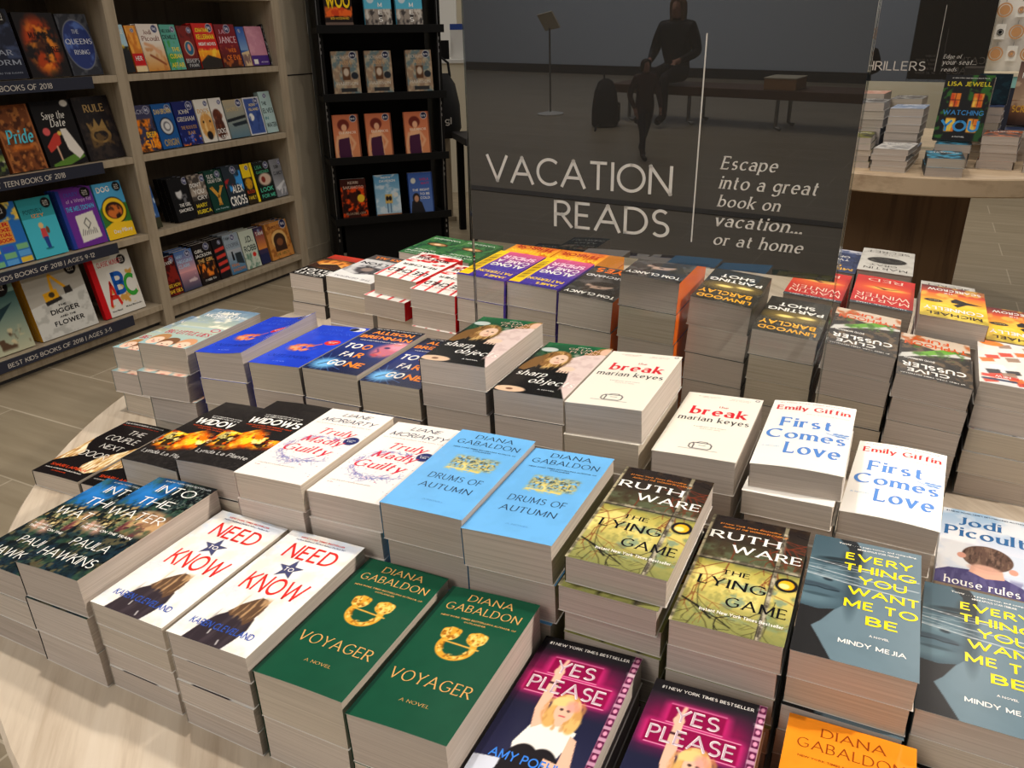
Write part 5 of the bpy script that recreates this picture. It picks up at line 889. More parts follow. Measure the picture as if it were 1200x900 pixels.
@sb(2, 'L', .271, .408, .225, 'brown carved-looking hardback with turquoise script', HB)
def f(a): a.bg((120, 66, 34)); a.N((70, 36, 20), 7, 10, .46, .6, .9); a.N((190, 120, 60), 8, 12, .55, .64, .8); a.R(0, 0, .06, 1, (150, 90, 50)); a.R(.94, 0, 1, 1, (150, 90, 50)); a.R(.2, .6, .8, .68, (206, 110, 40), .8, .1); a.T('Pride', 'serifb/', .14, .9, .36, .58, (90, 196, 214))
@sb(2, 'L', .415, .575, .228, 'black hardback with a girl in red and a white dress', HB)
def f(a): a.bg((24, 22, 24)); a.P([(.1, .96), (.9, .8), (.96, .9), (.5, 1), (.1, 1)], (90, 130, 50)); a.P([(.54, .44), (.7, .44), (.96, .84), (.8, .92), (.6, .76)], (222, 216, 206)); a.P([(.36, .5), (.5, .48), (.46, .66), (.14, .78), (.1, .68)], (190, 60, 50)); a.E(.5, .5, .05, .035, (226, 190, 90), 1, .2); a.L([(.34, .7), (.36, .9)], .04, (226, 180, 150)); a.E(.2, .46, .09, .06, (214, 90, 90), 1, .1); a.E(.85, .06, .1, .05, (226, 222, 214), 1, .1); a.T('Save the', 'serif/', .2, .78, .16, .28, W_); a.T('Date', 'serif/', .34, .74, .28, .4, W_)
@sb(2, 'L', .583, .745, .232, 'black hardback with a worn gold crown', HB)
def f(a): a.bg((34, 30, 32)); a.N((60, 50, 44), 6, 8, .5, .64, .7); a.P([(.26, .56), (.2, .4), (.36, .48), (.44, .34), (.52, .48), (.66, .36), (.72, .54)], (150, 120, 70)); a.E(.5, .62, .28, .12, (140, 110, 64), 1, .06, 0, .7); a.N((110, 84, 50), 6, 8, .52, .64, .8, (.2, .4, .8, .8)); a.T('RULE', 'serifb', .24, .8, .12, .25, (170, 140, 90))
@sb(1, 'L', .05, .27, .215, 'blue and red handbook with rows of coloured squares', 'paperback_book', st=lambda a: best(a, .7))
def f(a):
    a.bg((40, 110, 190)); a.N((240, 206, 90), 5, 5, .5, .6, 1, (-.1, -.1, 1.1, .3)); a.R(.05, .3, .8, .64, (226, 150, 60))
    for i in range(4):
        for j in range(3): a.R(.06 + .24 * i, .68 + .11 * j, .26 + .24 * i, .77 + .11 * j, [(90, 160, 220), (226, 190, 60), (60, 90, 190), (120, 180, 130)][(i + j) % 4])
    for i, t in enumerate(('SUPER', 'DELUXE', 'ESSENTIAL', 'HANDBOOK')): a.T(t, 'x', .3, .78, .31 + .082 * i, .375 + .082 * i, (196, 30, 40))
@sb(1, 'L', .273, .409, .215, 'teal hardback with a small standing girl', HB, st=lambda a: best(a, .82))
def f(a): a.bg((50, 150, 160)); a.R(0, .34, 1, 1, (70, 186, 206)); a.E(.5, .86, .12, .02, (30, 120, 130)); a.P([(.42, .52), (.56, .52), (.58, .68), (.4, .68)], (206, 70, 70)); a.P([(.42, .66), (.56, .66), (.56, .86), (.46, .86)], (40, 70, 140)); a.E(.47, .47, .07, .05, (226, 190, 130), 1, .1); a.E(.62, .56, .05, .06, (120, 70, 40), 1, .2); a.T('POSITIVELY', 'b', .1, .66, .18, .26, (30, 90, 96)); a.T('IZZY', 'b', .3, .66, .27, .33, (236, 150, 50))
@sb(1, 'L', .431, .584, .22, 'purple hardback with a white torn-paper drawing', HB, copies=2, st=lambda a: best(a, .8, .1))
def f(a):
    a.bg((110, 50, 150)); a.spine = (40, 80, 170); a.R(0, 0, .1, 1, (40, 60, 150)); a.P([(.32, .46), (.84, .42), (.88, .88), (.3, .92)], (226, 224, 214)); a.L([(.5, .6), (.6, .52), (.68, .62), (.58, .7), (.5, .6)], .02, (50, 50, 50))
    for k in range(8): a.L([(.36 + .06 * k, .8), (.42 + .05 * k, .7 + .02 * (k % 3))], .015, (60, 60, 60))
    a.T('DIARY', 'serif', .2, .6, .06, .13, (70, 90, 190)); a.T('of a Wimpy Kid', 'b', .2, .92, .17, .25, (206, 170, 226)); a.T('THE MELTDOWN', 'x', .14, .94, .29, .38, (90, 180, 236))
@sb(1, 'L', .588, .72, .22, 'light blue and yellow comic book beside the divider', HB, st=lambda a: best(a, .82, .1))
def f(a): a.bg((80, 170, 220)); a.P([(0, .46), (.2, .36), (1, .4), (1, .9), (0, .9)], (60, 120, 50)); a.E(.5, .5, .42, .24, (30, 26, 24), 1, .05); a.E(.5, .5, .4, .22, (246, 200, 40), 1, .05); a.E(.5, .5, .31, .15, (50, 30, 26), 1, .05); a.N((226, 120, 50), 4, 5, .5, .6, .9, ell=(.5, .52, .26, .12, .2)); a.P([(0, .78), (.3, .7), (1, .74), (1, 1), (0, 1)], (240, 196, 40)); a.T('DOG', 'x', .1, .56, .06, .16, W_); a.T('Day', 'b', .24, .5, .84, .92, W_); a.T('Pilkey', 'b', .54, .92, .83, .92, W_)
@sb(0, 'L', -.05, .189, .265, 'teal picture book with a dark whale over small ships', 'picture_book', st=lambda a: best(a, .78))
def f(a): a.bg((120, 150, 140)); a.G((60, 96, 96), (190, 190, 160), .2, 1); a.P([(0, .5), (.5, .44), (.9, .34), (.6, .56), (.2, .64), (0, .64)], (34, 56, 62)); a.N((80, 56, 40), 6, 5, .54, .62, .9, (.3, .72, .95, .94)); a.N((206, 190, 150), 6, 6, .54, .62, .8, (.2, .66, .9, .9))
@sb(0, 'L', .217, .462, .262, 'grey picture book with a yellow digger', 'picture_book', copies=2, st=lambda a: best(a, .84, .1, .1))
def f(a):
    a.bg((176, 172, 162)); a.spine = (206, 150, 40); a.P([(0, .52), (1, .38), (1, 1), (0, 1)], (206, 206, 200)); a.N((170, 170, 164), 7, 9, .52, .64, .7, (0, .46, 1, 1)); ye = (226, 164, 30); a.P([(.26, .36), (.5, .33), (.52, .46), (.27, .48)], ye); a.P([(.4, .34), (.43, .12), (.46, .12), (.46, .34)], ye); a.P([(.43, .12), (.47, .1), (.68, .34), (.64, .36)], ye); a.P([(.62, .34), (.74, .33), (.76, .43), (.62, .44)], (50, 46, 44)); a.P([(.26, .48), (.54, .45), (.55, .5), (.27, .54)], (44, 42, 42)); a.E(.4, .4, .05, .04, (70, 60, 40))
    for t, x0, x1, y, h in (('THE', .44, .58, .555, .03), ('DIGGER', .28, .78, .61, .075), ('AND THE', .4, .68, .72, .03), ('FLOWER', .28, .8, .78, .075)): a.T(t, 'x', x0, x1, y, y + h, (24, 24, 26))
@sb(0, 'L', .494, .693, .25, 'white picture book with a red spine and big coloured ABC', 'picture_book', st=lambda a: best(a, .78, .14, .1))
def f(a): a.bg((222, 220, 212)); a.R(0, 0, .14, 1, (196, 24, 30)); a.spine = (190, 20, 28); a.T('CLASSIC MUNSCH', 'b', .2, .76, .1, .19, (206, 50, 60)); a.T('A', 'x', .2, .5, .42, .86, (214, 50, 40)); a.T('B', 'x', .42, .72, .3, .68, (30, 90, 180)); a.T('C', 'x', .66, .94, .38, .76, (60, 160, 60)); a.N((206, 150, 60), 7, 7, .6, .66, .9, (.2, .3, .95, .85)); a.T('Robert Munsch', 't', .2, .44, .9, .93, K_); a.T('Michael Martchenko', 't', .54, .94, .88, .91, K_)

for (row, bay, s0, s1, h, desc, nm, copies, art) in SB:
    big = nm != 'paperback_book'; t = .02 if big else .027
    mm = book_meshes(nm, art, s1 - s0 - .004, h, t, 0, 0, True, M['print'], .0006)
    lo = book_meshes(nm, art, s1 - s0 - .004, h, t, 0, 0, False, M['print']) if copies else None
    y0 = .03
    grp = 'face-out paperbacks in the right bay of the bookcase' if bay == 'R' else 'face-out books on the kids and teens shelves'
    for k in range(copies + 1):
        yy = y0 + t + k * t / math.cos(R_(11)) * 1.02
        lean_book(BC, BA, s0 + .002, yy, SHZ[row] + .0008, 0, 0, 0, mm if k == 0 else lo, desc if k == 0 else ('second' if k == 1 else 'third') + ' copy behind the ' + desc.split(' on the ')[0].split(' at the ')[0].split(', ')[0], grp, 11, nm)
# ------------------------------------------------------------------ black merchandiser beyond the table
SD = Vector((-.9105, 4.2, 0)); SA = math.atan2(.208, .5595)
st = thing('book_stand', SD, SA, 'tall black shelving stand with rows of face-out books behind the round table', 'stand')
SW = .60; STZ = [.245, .56, .87, 1.185, 1.5]
for x in (-.013, SW - .012): MB().box(x, 0.03, 0, x + .025 - .001, .36, 1.95).build('side_panel', M['black'], st)
MB().box(.03, .2, .02, SW - .03, .22, 1.95).build('back_panel', M['black'], st)
MB().box(.03, .035, .0, SW - .03, .05, .22).build('kick_board', M['black'], st)
for z in STZ:
    MB().box(-.02, -.012, z - .026, SW + .02, .2, z).box(-.02, -.012, z - .002, SW + .02, -.004, z + .012).build('shelf', M['blackmetal'], st, bevel=.001)
for x in (-.009, SW - .006):
    mb = MB().box(x + .001, .029, .25, x + .0035, .03, 1.49)
    for z in STZ:
        for k in range(3): mb.box(x + .002, .0285, z - .06 - .03 * k, x + .008, .0305, z - .045 - .03 * k)
    mb.build('slotted_rail', M['steel'], st)
def stand_art(i, w, h, fn): a = Art(w, h, .003, 700 + i); fn(a); return a
def p15(a, x=.78, y=.1): a.E(x, y, .13, .13 / a.asp, (196, 200, 206), 1, .08); a.E(x, y, .11, .11 / a.asp, (26, 30, 60), 1, .08); a.T('$15', 'b', x - .08, x + .08, y - .025, y + .025, (226, 226, 230))
def f_woo(a): a.bg((36, 28, 26)); a.P([(.06, .7), (.3, .6), (.6, .58), (.96, .68), (.96, .76), (.06, .78)], (206, 66, 30)); a.N((240, 110, 40), 6, 6, .5, .6, .8, (0, .58, 1, .8)); a.R(0, .9, 1, 1, (110, 90, 80)); a.T('WOO', 'x', .06, .94, .3, .62, (246, 206, 30)); a.T('FEAR', 'x', .06, .94, .06, .26, (246, 206, 30)); a.T('BOB WOODWARD', 'b', .2, .86, .8, .85, (240, 196, 60))
def f_home(a):
    a.bg((86, 176, 206)); a.R(0, .62, 1, 1, (150, 140, 130)); a.N((60, 56, 56), 10, 8, .48, .6, .9, (0, .64, 1, 1)); a.N((206, 200, 190), 10, 8, .56, .64, .9, (0, .62, 1, 1)); a.E(.24, .42, .13, .08, (206, 214, 220), .9, .1)
    for k, t in enumerate('HOMES'): a.T(t, 'b', .5, .66, .16 + .16 * k, .26 + .16 * k, W_)
def f_becoming(a): a.bg((150, 126, 104)); a.N((90, 120, 130), 5, 3, .46, .6, .8); a.N((190, 170, 140), 6, 8, .52, .64, .7); a.R(.36, .36, .64, .66, (90, 60, 40)); a.E(.5, .48, .1, .09, (206, 190, 170), .9, .4); a.E(.8, .56, .13, .08, (40, 44, 50), 1, .1); a.R(.26, .84, .84, .93, (50, 50, 50)); a.T('RICHARD', 'serif', .1, .66, .1, .18, (206, 196, 180)); a.T('BLOSS', 'serif', .3, .7, .22, .3, (214, 170, 120)); a.T('HARRISON', 'serif', .1, .9, .7, .78, (206, 200, 186)); p15(a)
def f_lady(a): a.bg((206, 120, 80)); a.G((196, 110, 76), (216, 140, 96), 0, 1); a.E(.4, .24, .22, .13, (110, 44, 36), 1, .2); a.P([(.24, .4), (.58, .38), (.62, .62), (.66, 1), (.2, 1), (.16, .6)], (226, 170, 130)); a.E(.42, .3, .1, .08, (226, 170, 134), 1, .2); a.P([(.16, .56), (.58, .52), (.62, 1), (.14, 1)], (70, 34, 60)); a.L([(.6, .48), (.78, .66), (.66, .8)], .09, (222, 166, 126)); a.L([(.16, .5), (.06, .8), (.12, 1)], .09, (222, 166, 126)); a.R(.93, 0, 1, 1, (120, 70, 50)); a.T('ELEANOR', 'serif', .2, .86, .38, .44, (240, 226, 206)); p15(a)
def f_red(a): a.bg((60, 26, 20)); a.N((220, 70, 20), 5, 6, .42, .56, 1, (0, .2, 1, .95)); a.N((30, 16, 16), 6, 8, .5, .62, .9, (0, .3, 1, .9)); a.E(.76, .5, .14, .1, (230, 190, 50), 1, .1); a.T('KERRI', 'b', .3, .7, .06, .13, (206, 180, 160)); a.T('SAKAMOTO', 'b', .1, .9, .17, .25, (206, 180, 160)); a.T('FLOATING CITY', 'serif', .14, .9, .85, .91, (206, 170, 140))
def f_bluebox(a): a.bg((120, 180, 214)); a.G((90, 150, 190), (180, 206, 220), 0, 1); a.N((214, 224, 230), 3, 6, .48, .6, .8); a.R(.38, .48, .66, .7, (206, 170, 90)); a.E(.46, .58, .06, .06, (40, 36, 36), 1, .1); a.E(.58, .58, .06, .06, (40, 36, 36), 1, .1); a.L([(.46, .7), (.46, .92)], .03, (40, 70, 110)); a.L([(.58, .7), (.58, .92)], .03, (40, 70, 110)); a.R(0, .95, 1, 1, (150, 90, 50)); a.E(.82, .5, .09, .06, (214, 214, 206), 1, .1); a.T('ANDREW', 'b', .26, .66, .04, .09, W_); a.T('DAVIDSON', 'b', .2, .84, .12, .18, W_)
def f_cold(a): a.bg((50, 80, 150)); a.G((60, 90, 160), (90, 120, 180), 0, 1); a.P([(.04, .96), (.1, .7), (.3, .64), (.5, .74), (.62, 1), (.04, 1)], (40, 38, 40)); a.E(.28, .62, .15, .12, (44, 40, 42), 1, .1); a.E(.29, .64, .09, .08, (190, 140, 110), 1, .15); a.E(.2, .2, .1, .07, (206, 206, 196), 1, .1); a.R(.93, 0, 1, 1, (40, 60, 110)); a.T('SHEILA', 'b', .46, .84, .14, .2, (190, 50, 80)); a.T('WATT', 'b', .5, .84, .24, .3, (190, 50, 80)); a.T('THE RIGHT', 'b', .14, .84, .4, .46, W_); a.T('TO BE', 'b', .44, .84, .5, .56, W_); a.T('COLD', 'b', .44, .84, .6, .66, W_)
rows = [(3, f_woo, [(.035, .165)], .215, ['black hardback with huge yellow letters']), (3, f_home, [(.229, .362), (.388, .52)], .21, ['left blue hardback on the upper shelf', 'right blue hardback on the upper shelf']),
    (2, f_becoming, [(.045, .18), (.212, .348), (.423, .56)], .205, ['left of the three brown patterned books', 'middle one of the three brown patterned books', 'right of the three brown patterned books']),
    (1, f_lady, [(.016, .158), (.176, .338), (.385, .54)], .215, ['left of the three orange portrait books', 'middle one of the three orange portrait books', 'right of the three orange portrait books']),
    (0, f_red, [(.031, .16)], .205, ['red and black paperback on the lowest shelf']), (0, f_bluebox, [(.197, .36)], .215, ['pale blue paperback on the lowest shelf']), (0, f_cold, [(.384, .545)], .215, ['blue paperback with a hooded person on the lowest shelf'])]
ci = 0
for row, fn, spans, h, labs in rows:
    mm = None
    for (x0, x1), lb in zip(spans, labs):
        if mm is None: mm = book_meshes('stand', stand_art(ci, .135, h, fn), .135, h, .026, 0, 0, True, M['print']); ci += 1
        mt = Matrix.Translation(SD) @ Matrix.Rotation(SA, 4, 'Z') @ Matrix.Translation(((x0 + x1) / 2 - .0675, .045, STZ[row] + .0008)) @ Matrix.Rotation(R_(83), 4, 'X')
        put_book(*mm, mt, lb + ' of the black stand', 'face-out books on the black stand', name='hardcover_book')

# ------------------------------------------------------------------ second round table, right rear
T2 = .73; E2 = Vector((.848, -.53, 0)); F2 = Vector((.53, .848, 0)); A2 = R_(-32)
t2 = thing('display_table', (1.567, 3.165, 0), 0, 'second round display table behind, with thrillers on it', 'table')
MB().lathe([(0, T2 - .058), (.73, T2 - .058), (.735, T2 - .054), (.735, T2 - .004), (.731, T2), (0, T2)], 112).build('table_top', M['tabletop2'], t2)
p = MB().box(-.9, 0, 0, 0, .5, T2 - .058).build('pedestal', M['plinth'], t2, bevel=.003); p.location = (1.655 - 1.567, 2.85 - 3.165, 0); p.rotation_euler = (0, 0, R_(-25))
GRP2 = 'paperbacks stacked on the second table'
def plain(key, bg, c2, seed):
    a = title(key, .105, .19, .003, seed); a.bg(bg); a.N(c2, 5, 8, .46, .6, .9); a.T('THE', 'b', .2, .5, .1, .16, W_); a.T('STRANGER', 'x', .1, .9, .2, .3, W_)
plain('p_white', (216, 214, 208), (150, 150, 150), 201); plain('p_blue', (130, 150, 180), (206, 210, 220), 202); plain('p_teal', (50, 60, 66), (80, 170, 206), 203); plain('p_olive', (60, 60, 50), (150, 150, 60), 204)
plain('p_pink', (206, 150, 130), (226, 190, 170), 205); plain('p_grey', (90, 86, 84), (190, 190, 186), 206); plain('p_fire', (50, 40, 46), (226, 110, 40), 207); plain('p_navy', (60, 74, 110), (40, 50, 70), 208)
rng2 = random.Random(5); _c2 = {}
for (s, q, n, h, ang, key, where) in [(-.397, 2.845, 4, .070, -33, 'p_white', 'the low white stack at the front edge'), (-.397, 3.052, 7, .176, -31, 'p_blue', 'the tall blue-topped stack behind it'), (-.515, 2.886, 5, .095, -28, 'p_olive', 'the olive-topped stack beside the big sign'),
        (-.518, 3.077, 7, .19, -30, 'p_grey', 'the grey-topped stack beside the big sign'), (-.235, 2.815, 2, .054, -24, 'p_teal', 'the low teal-topped pair in front'), (-.237, 3.02, 3, .074, -31, 'p_teal', 'the stack under the ivy-window book'), (-.105, 3.06, 4, .102, -33, 'p_fire', 'the dark fire-topped stack on the right'),
        (-.175, 3.27, 7, .172, -32, 'p_navy', 'the navy-topped stack behind the ivy-window book'), (-.428, 3.262, 7, .192, -32, 'p_grey', 'the grey stack under the THRILLERS sign'), (-.552, 3.274, 7, .205, -32, 'p_pink', 'the pink-topped stack under the THRILLERS sign'), (.025, 3.03, 3, .07, -34, 'p_grey', 'the rightmost low stack'), (-.055, 3.29, 4, .1, -32, 'p_navy', 'the stack under the desert book')]:
    t = h / n; ck = (key, round(t, 4))
    if ck not in _c2: _c2[ck] = (book_meshes(key, ART[key], .105, .185, t, .0003, .0004, True, M['print']), book_meshes(key, ART[key], .105, .185, t, .0003, 0, False, M['print']))
    top, low = _c2[ck]
    for k in range(n):
        d = n - 1 - k; o = E2 * (s + rng2.uniform(-.003, .003)) + F2 * (q + rng2.uniform(-.003, .003)) + Vector((0, 0, T2 + k * t + .0003))
        mt = Matrix.Translation(o) @ Matrix.Rotation(R_(ang + rng2.uniform(-1.2, 1.2)), 4, 'Z') @ Matrix.Rotation(-math.atan(k * .0003 / .105), 4, 'Y')
        put_book(*(top if d == 0 else low), mt, 'paperback, ' + (ORD[d] + (' from the top' if d else '')) + ' of ' + where, GRP2)
a = title('ivy', .142, .205, .0016, 211); a.bg((22, 22, 24)); a.N((50, 110, 40), 6, 8, .5, .6, .9, (.55, -.1, 1.1, .5)); a.N((50, 110, 40), 6, 8, .54, .62, .9, (-.1, .1, .2, 1)); a.N((40, 90, 40), 6, 8, .54, .62, .9, (.84, .5, 1.1, 1))
for x0, y0 in ((.2, .28), (.66, .28), (.2, .66), (.66, .66)): a.R(x0, y0, x0 + .2, y0 + .2, (236, 130, 40)); a.N((206, 60, 30), 4, 4, .5, .6, .8, (x0, y0, x0 + .2, y0 + .2)); a.L([(x0 + .1, y0), (x0 + .1, y0 + .2)], .014, (60, 30, 24)); a.L([(x0, y0 + .1), (x0 + .2, y0 + .1)], .012, (60, 30, 24)); a.N((250, 220, 90), 3, 3, .55, .64, .9, (x0, y0, x0 + .2, y0 + .2))
a.T('#1 NEW YORK TIMES BESTSELLING AUTHOR', 't', .14, .9, .04, .055, W_); a.T('LISA JEWELL', 'b', .07, .96, .1, .17, (236, 216, 40)); a.T('WATCHING', 'b', .1, .94, .53, .61, (60, 140, 206)); a.T('YOU', 'x', .1, .9, .68, .86, (60, 150, 214)); a.T('A NOVEL', 't', .4, .66, .93, .95, W_)
a = title('desert', .142, .21, .0016, 213); a.bg((150, 110, 84)); a.G((96, 70, 64), (190, 160, 130), 0, .6); a.G((150, 100, 66), (50, 34, 30), .7, 1); a.N((206, 180, 150), 4, 10, .5, .62, .7, (0, .3, 1, .7)); a.branches(1, .7, 2.6, .5, .02, (40, 28, 26), 4); a.T('CHRIS', 'b', .1, .56, .05, .14, W_); a.T('HAMMER', 'b', .1, .9, .17, .26, W_); a.T('SCRUBLANDS', 'x', .04, .97, .68, .8, (226, 170, 60))
a = title('tealblack', .15, .215, .003, 215); a.bg((14, 34, 44)); a.N((24, 56, 66), 5, 8, .48, .62, .8); a.spine = (12, 26, 34)
def upright(key, s, q, z, w, h, t, ang, lean, label, name='paperback_book'):
    m_ = book_meshes(key, ART[key], w, h, t, 0, 0, True, M['print']); o = E2 * s + F2 * q + Vector((0, 0, z))
    put_book(*m_, Matrix.Translation(o) @ Matrix.Rotation(R_(ang), 4, 'Z') @ Matrix.Rotation(R_(90 - lean), 4, 'X'), label, GRP2, name=name)
upright('ivy', -.250, 3.095, T2 + .0755, .142, .205, .03, -35, 14, 'black paperback with ivy and glowing orange windows, propped upright on the second table')
upright('desert', -.052, 3.42, T2 + .1015, .142, .21, .03, -33, 12, 'brown desert paperback propped upright at the right edge of the second table')
upright('tealblack', -.165, 3.39, T2 + .1735, .10, .10, .02, -33, 8, 'small dark teal book standing behind the ivy-window book', 'hardcover_book')
# its sign
s2 = thing('poster_sign', E2 * -.64 + F2 * 3.50 + Vector((0, 0, T2)), A2, 'dark THRILLERS sign in clear acrylic on the second table', 'sign')
MB().box(0, -.0025, .004, .48, .0025, .2375).build('clear_sheet', M['acrylic'], s2)
for xa in (-.002, .4802): MB().box(xa, -.003, .004, xa + .0018, .003, .9).build('sheet_edge', M['acrylic_edge'], s2)
MB().box(.02, -.02, .0004, .46, .022, .004).build('foot', M['acrylic'], s2)
MB().box(.001, -.0025, .238, .479, .0025, .9).build('poster', M['poster'], s2)
mb = MB()
for t, sty, xa, xb, za, zb in (('THRILLERS', 'light', .045, .285, .276, .309), ('Edge of', 'serif/', .338, .40, .316, .334), ('your seat...', 'serif/', .338, .45, .294, .314), ('reads', 'serif/', .338, .39, .276, .29)):
    P, f = glyphs(t, sty); mb.add(np.c_[xa + (xb - xa) * P[:, 0], np.full(len(P), -.0028), za + (zb - za) * P[:, 1]], f)
mb.box(.3165, -.0029, .275, .318, -.0026, .497).build('lettering', M['lettering'], s2)

# ------------------------------------------------------------------ gift rack far right
K_ = 1.64
gr = thing('gift_rack', (2.135 * K_, 3.86 * K_, 0), R_(-30), 'white framed gift rack with wooden charms far beyond the second table', 'rack')
MB().box(0, .26, 0, 1.3, .28, 2.2).build('back_panel', M['white'], gr)
MB().box(0, 0, .846, .036, .26, 2.2).box(1.26, 0, .846, 1.3, .26, 2.2).box(.036, 0, 2.16, 1.26, .26, 2.2).build('frame', M['cream'], gr, bevel=.001)
MB().box(-.002, -.004, .82, 1.302, .26, .846).build('shelf', M['cream'], gr)
MB().box(.0, .01, 0, 1.3, .26, .74).build('lower_cabinet', M['navy'], gr)
tealm = mat('pale_teal_card', (140, 196, 190), .5); MB().box(.16, .004, .742, 1.3, .012, .82).build('header_strip', tealm, gr)
wood2 = mat('light_plywood', (190, 140, 92), .6)
gw = Matrix.Translation((2.135 * K_, 3.86 * K_, 0)) @ Matrix.Rotation(R_(-30), 4, 'Z')
def ring(mb, r0, r1, y0, y1, cz, cx=0, seg=20):
    for (ra, rb) in ((0, r0), (r0 + .006, r1)):
        V = []; F = []
        for j in range(seg):
            c, s = math.cos(2 * PI * j / seg), math.sin(2 * PI * j / seg)
            V += [(cx + ra * c, y0, cz + ra * s), (cx + rb * c, y0, cz + rb * s), (cx + ra * c, y1, cz + ra * s), (cx + rb * c, y1, cz + rb * s)]
        for j in range(seg):
            a_, b_ = 4 * j, 4 * ((j + 1) % seg); F += [(a_, b_, b_ + 1, a_ + 1), (a_ + 2, a_ + 3, b_ + 3, b_ + 2), (a_ + 1, b_ + 1, b_ + 3, a_ + 3), (a_, a_ + 2, b_ + 2, b_)]
        mb.add(V, F)
    return mb
for r_, z in enumerate((.99, 1.14, 1.29)):
    for c_ in range(5):
        x = .1 + .105 * c_; o = bpy.data.objects.new('hanging_ornament', None); COL.objects.link(o); o.matrix_world = gw @ Matrix.Translation((x, .2, z))
        posn = 'the %s in the %s row' % (('first', 'second', 'third', 'fourth', 'fifth')[c_], ('lower', 'middle', 'upper')[r_])
        if (r_ + c_) % 2 == 0:
            tag(o, 'round plywood ornament on the white gift rack, ' + posn, 'ornament', 'ornaments hanging on the gift rack'); ring(MB(), .034, .05, -.004, .004, -.02).build('wooden_disc', wood2, o)
        else:
            tag(o, 'white card ornament on the white gift rack, ' + posn, 'ornament', 'ornaments hanging on the gift rack'); MB().box(-.034, -.002, -.07, .034, .002, .035).build('card', M['white'], o); ring(MB(), .012, .022, -.008, -.0025, -.02).build('charm', wood2 if c_ % 4 else M['blackmetal'], o)
        MB().tube([(0, 0, .035), (0, 0, .06), (0, .058, .062)], .002, 6).build('hook', M['steel'], o)

# ------------------------------------------------------------------ back of the shop, left of the sign
cb_ = thing('cream_shelving', (-1.95, 6.25, 0), 0, 'cream shelving unit seen between column and black stand', 'shelf unit')
MB().box(0, .3, 0, .8, .32, 1.9).build('back_panel', M['cream'], cb_)
for z in (.3, .8, 1.16, 1.6): MB().box(0, 0, z, .8, .3, z + .03).build('shelf', M['white'], cb_)
MB().box(0, 0, 0, .02, .3, 1.9).build('side_panel', M['cream'], cb_); MB().box(.78, 0, 0, .8, .3, 1.9).build('side_panel', M['cream'], cb_)
for i, (x, z, h, lab) in enumerate(((.44, 1.19, .1, 'white box on the upper shelf of the cream unit'), (.47, .83, .16, 'small grey-white box on the lower shelf of the cream unit'), (.56, .83, .12, 'pale box beside the grey-white one on the cream unit'))):
    b = thing('gift_box', (-1.95 + x, 6.28, z + .0005), 0, lab, 'box', 'boxes on the cream shelving'); MB().box(0, 0, 0, .08, .12, h * .8).build('box_body', M['white'], b, bevel=.002); MB().box(-.002, -.002, h * .8, .082, .122, h).build('lid', M['navy'] if i == 1 else M['white'], b)
co_ = thing('service_counter', (-.95, 6.35, 0), 0, 'cream counter with a white top beyond the black stand', 'counter')
MB().box(0, 0, 0, 1.1, .6, .95).build('body', M['cream'], co_); MB().box(-.02, -.02, .95, 1.12, .62, .978).build('counter_top', M['white'], co_, bevel=.003)
wp = struct('wall_partition', MB().box(-.95, 7.1, 0, -.42, 7.2, 2.4), M['white'])
b = thing('leaflet_box', (-.43, 6.42, .9785), 0, 'blue and white carton standing on the cream counter', 'box'); MB().box(0, 0, 0, .12, .1, .22).build('carton', M['white'], b); MB().box(-.001, -.001, .2, .121, .101, .24).build('top_band', mat('cobalt', (40, 70, 150), .5), b)
b = thing('counter_sign', (-.53, 6.37, .9785), 0, 'small black counter sign beside the blue carton', 'sign'); MB().box(0, 0, 0, .09, .012, .13).build('plate', M['black'], b); MB().box(.005, -.02, 0, .085, .04, .006).build('foot', M['black'], b)
# black shoulder bag hanging on a post
ps = thing('wooden_post', (-.455, 5.3, 0), R_(10), 'pale wooden post right of the black stand', 'post'); MB().box(0, 0, 0, .075, .06, .84).build('shaft', M['case'], ps, bevel=.002); MB().box(-.02, -.02, 0, .095, .08, .03).build('base', M['case'], ps)
bg_ = thing('shoulder_bag', (-.45, 5.2, .55), 0, 'black bag with white lettering hanging right of the black stand', 'bag')
mb = MB(); n_ = 14
V = []; F = []
prof = [(0, .10, .05), (.06, .13, .07), (.2, .125, .075), (.32, .1, .06), (.38, .06, .03)]
for z, rx, ry in prof:
    for j in range(n_): c, s = math.cos(2 * PI * j / n_), math.sin(2 * PI * j / n_); V.append((.02 + rx * (abs(c) ** .7) * (1 if c > 0 else -1), ry * (abs(s) ** .7) * (1 if s > 0 else -1), z))
for i in range(len(prof) - 1):
    for j in range(n_): F.append((i * n_ + j, i * n_ + (j + 1) % n_, (i + 1) * n_ + (j + 1) % n_, (i + 1) * n_ + j))
F.append(tuple(range(n_))[::-1]); F.append(tuple((len(prof) - 1) * n_ + j for j in range(n_)))
mb.add(V, F).build('bag_body', M['bag'], bg_, smooth=True)
MB().tube([(-.05, 0, .36), (-.03, .01, .44), (.03, .03, .475), (.08, .01, .44), (.09, 0, .36)], .008, 8).build('strap', M['fabric'], bg_)
P, f = glyphs('tigi', 'b'); MB().add(np.c_[.02 + .075 * P[:, 0], np.full(len(P), -.077), .08 + .05 * P[:, 1]], f).build('lettering', M['lettering'], bg_)
tk = thing('side_table', (-.25, 4.7, 0), R_(15), 'dark side table half hidden by the big sign', 'table')
MB().box(0, 0, .56, .4, .4, .6).build('table_top', M['darkbase'], tk, bevel=.002)
for x in (.02, .34):
    for y in (.02, .34): MB().box(x, y, 0, x + .04, y + .04, .56).build('leg', M['black'], tk)
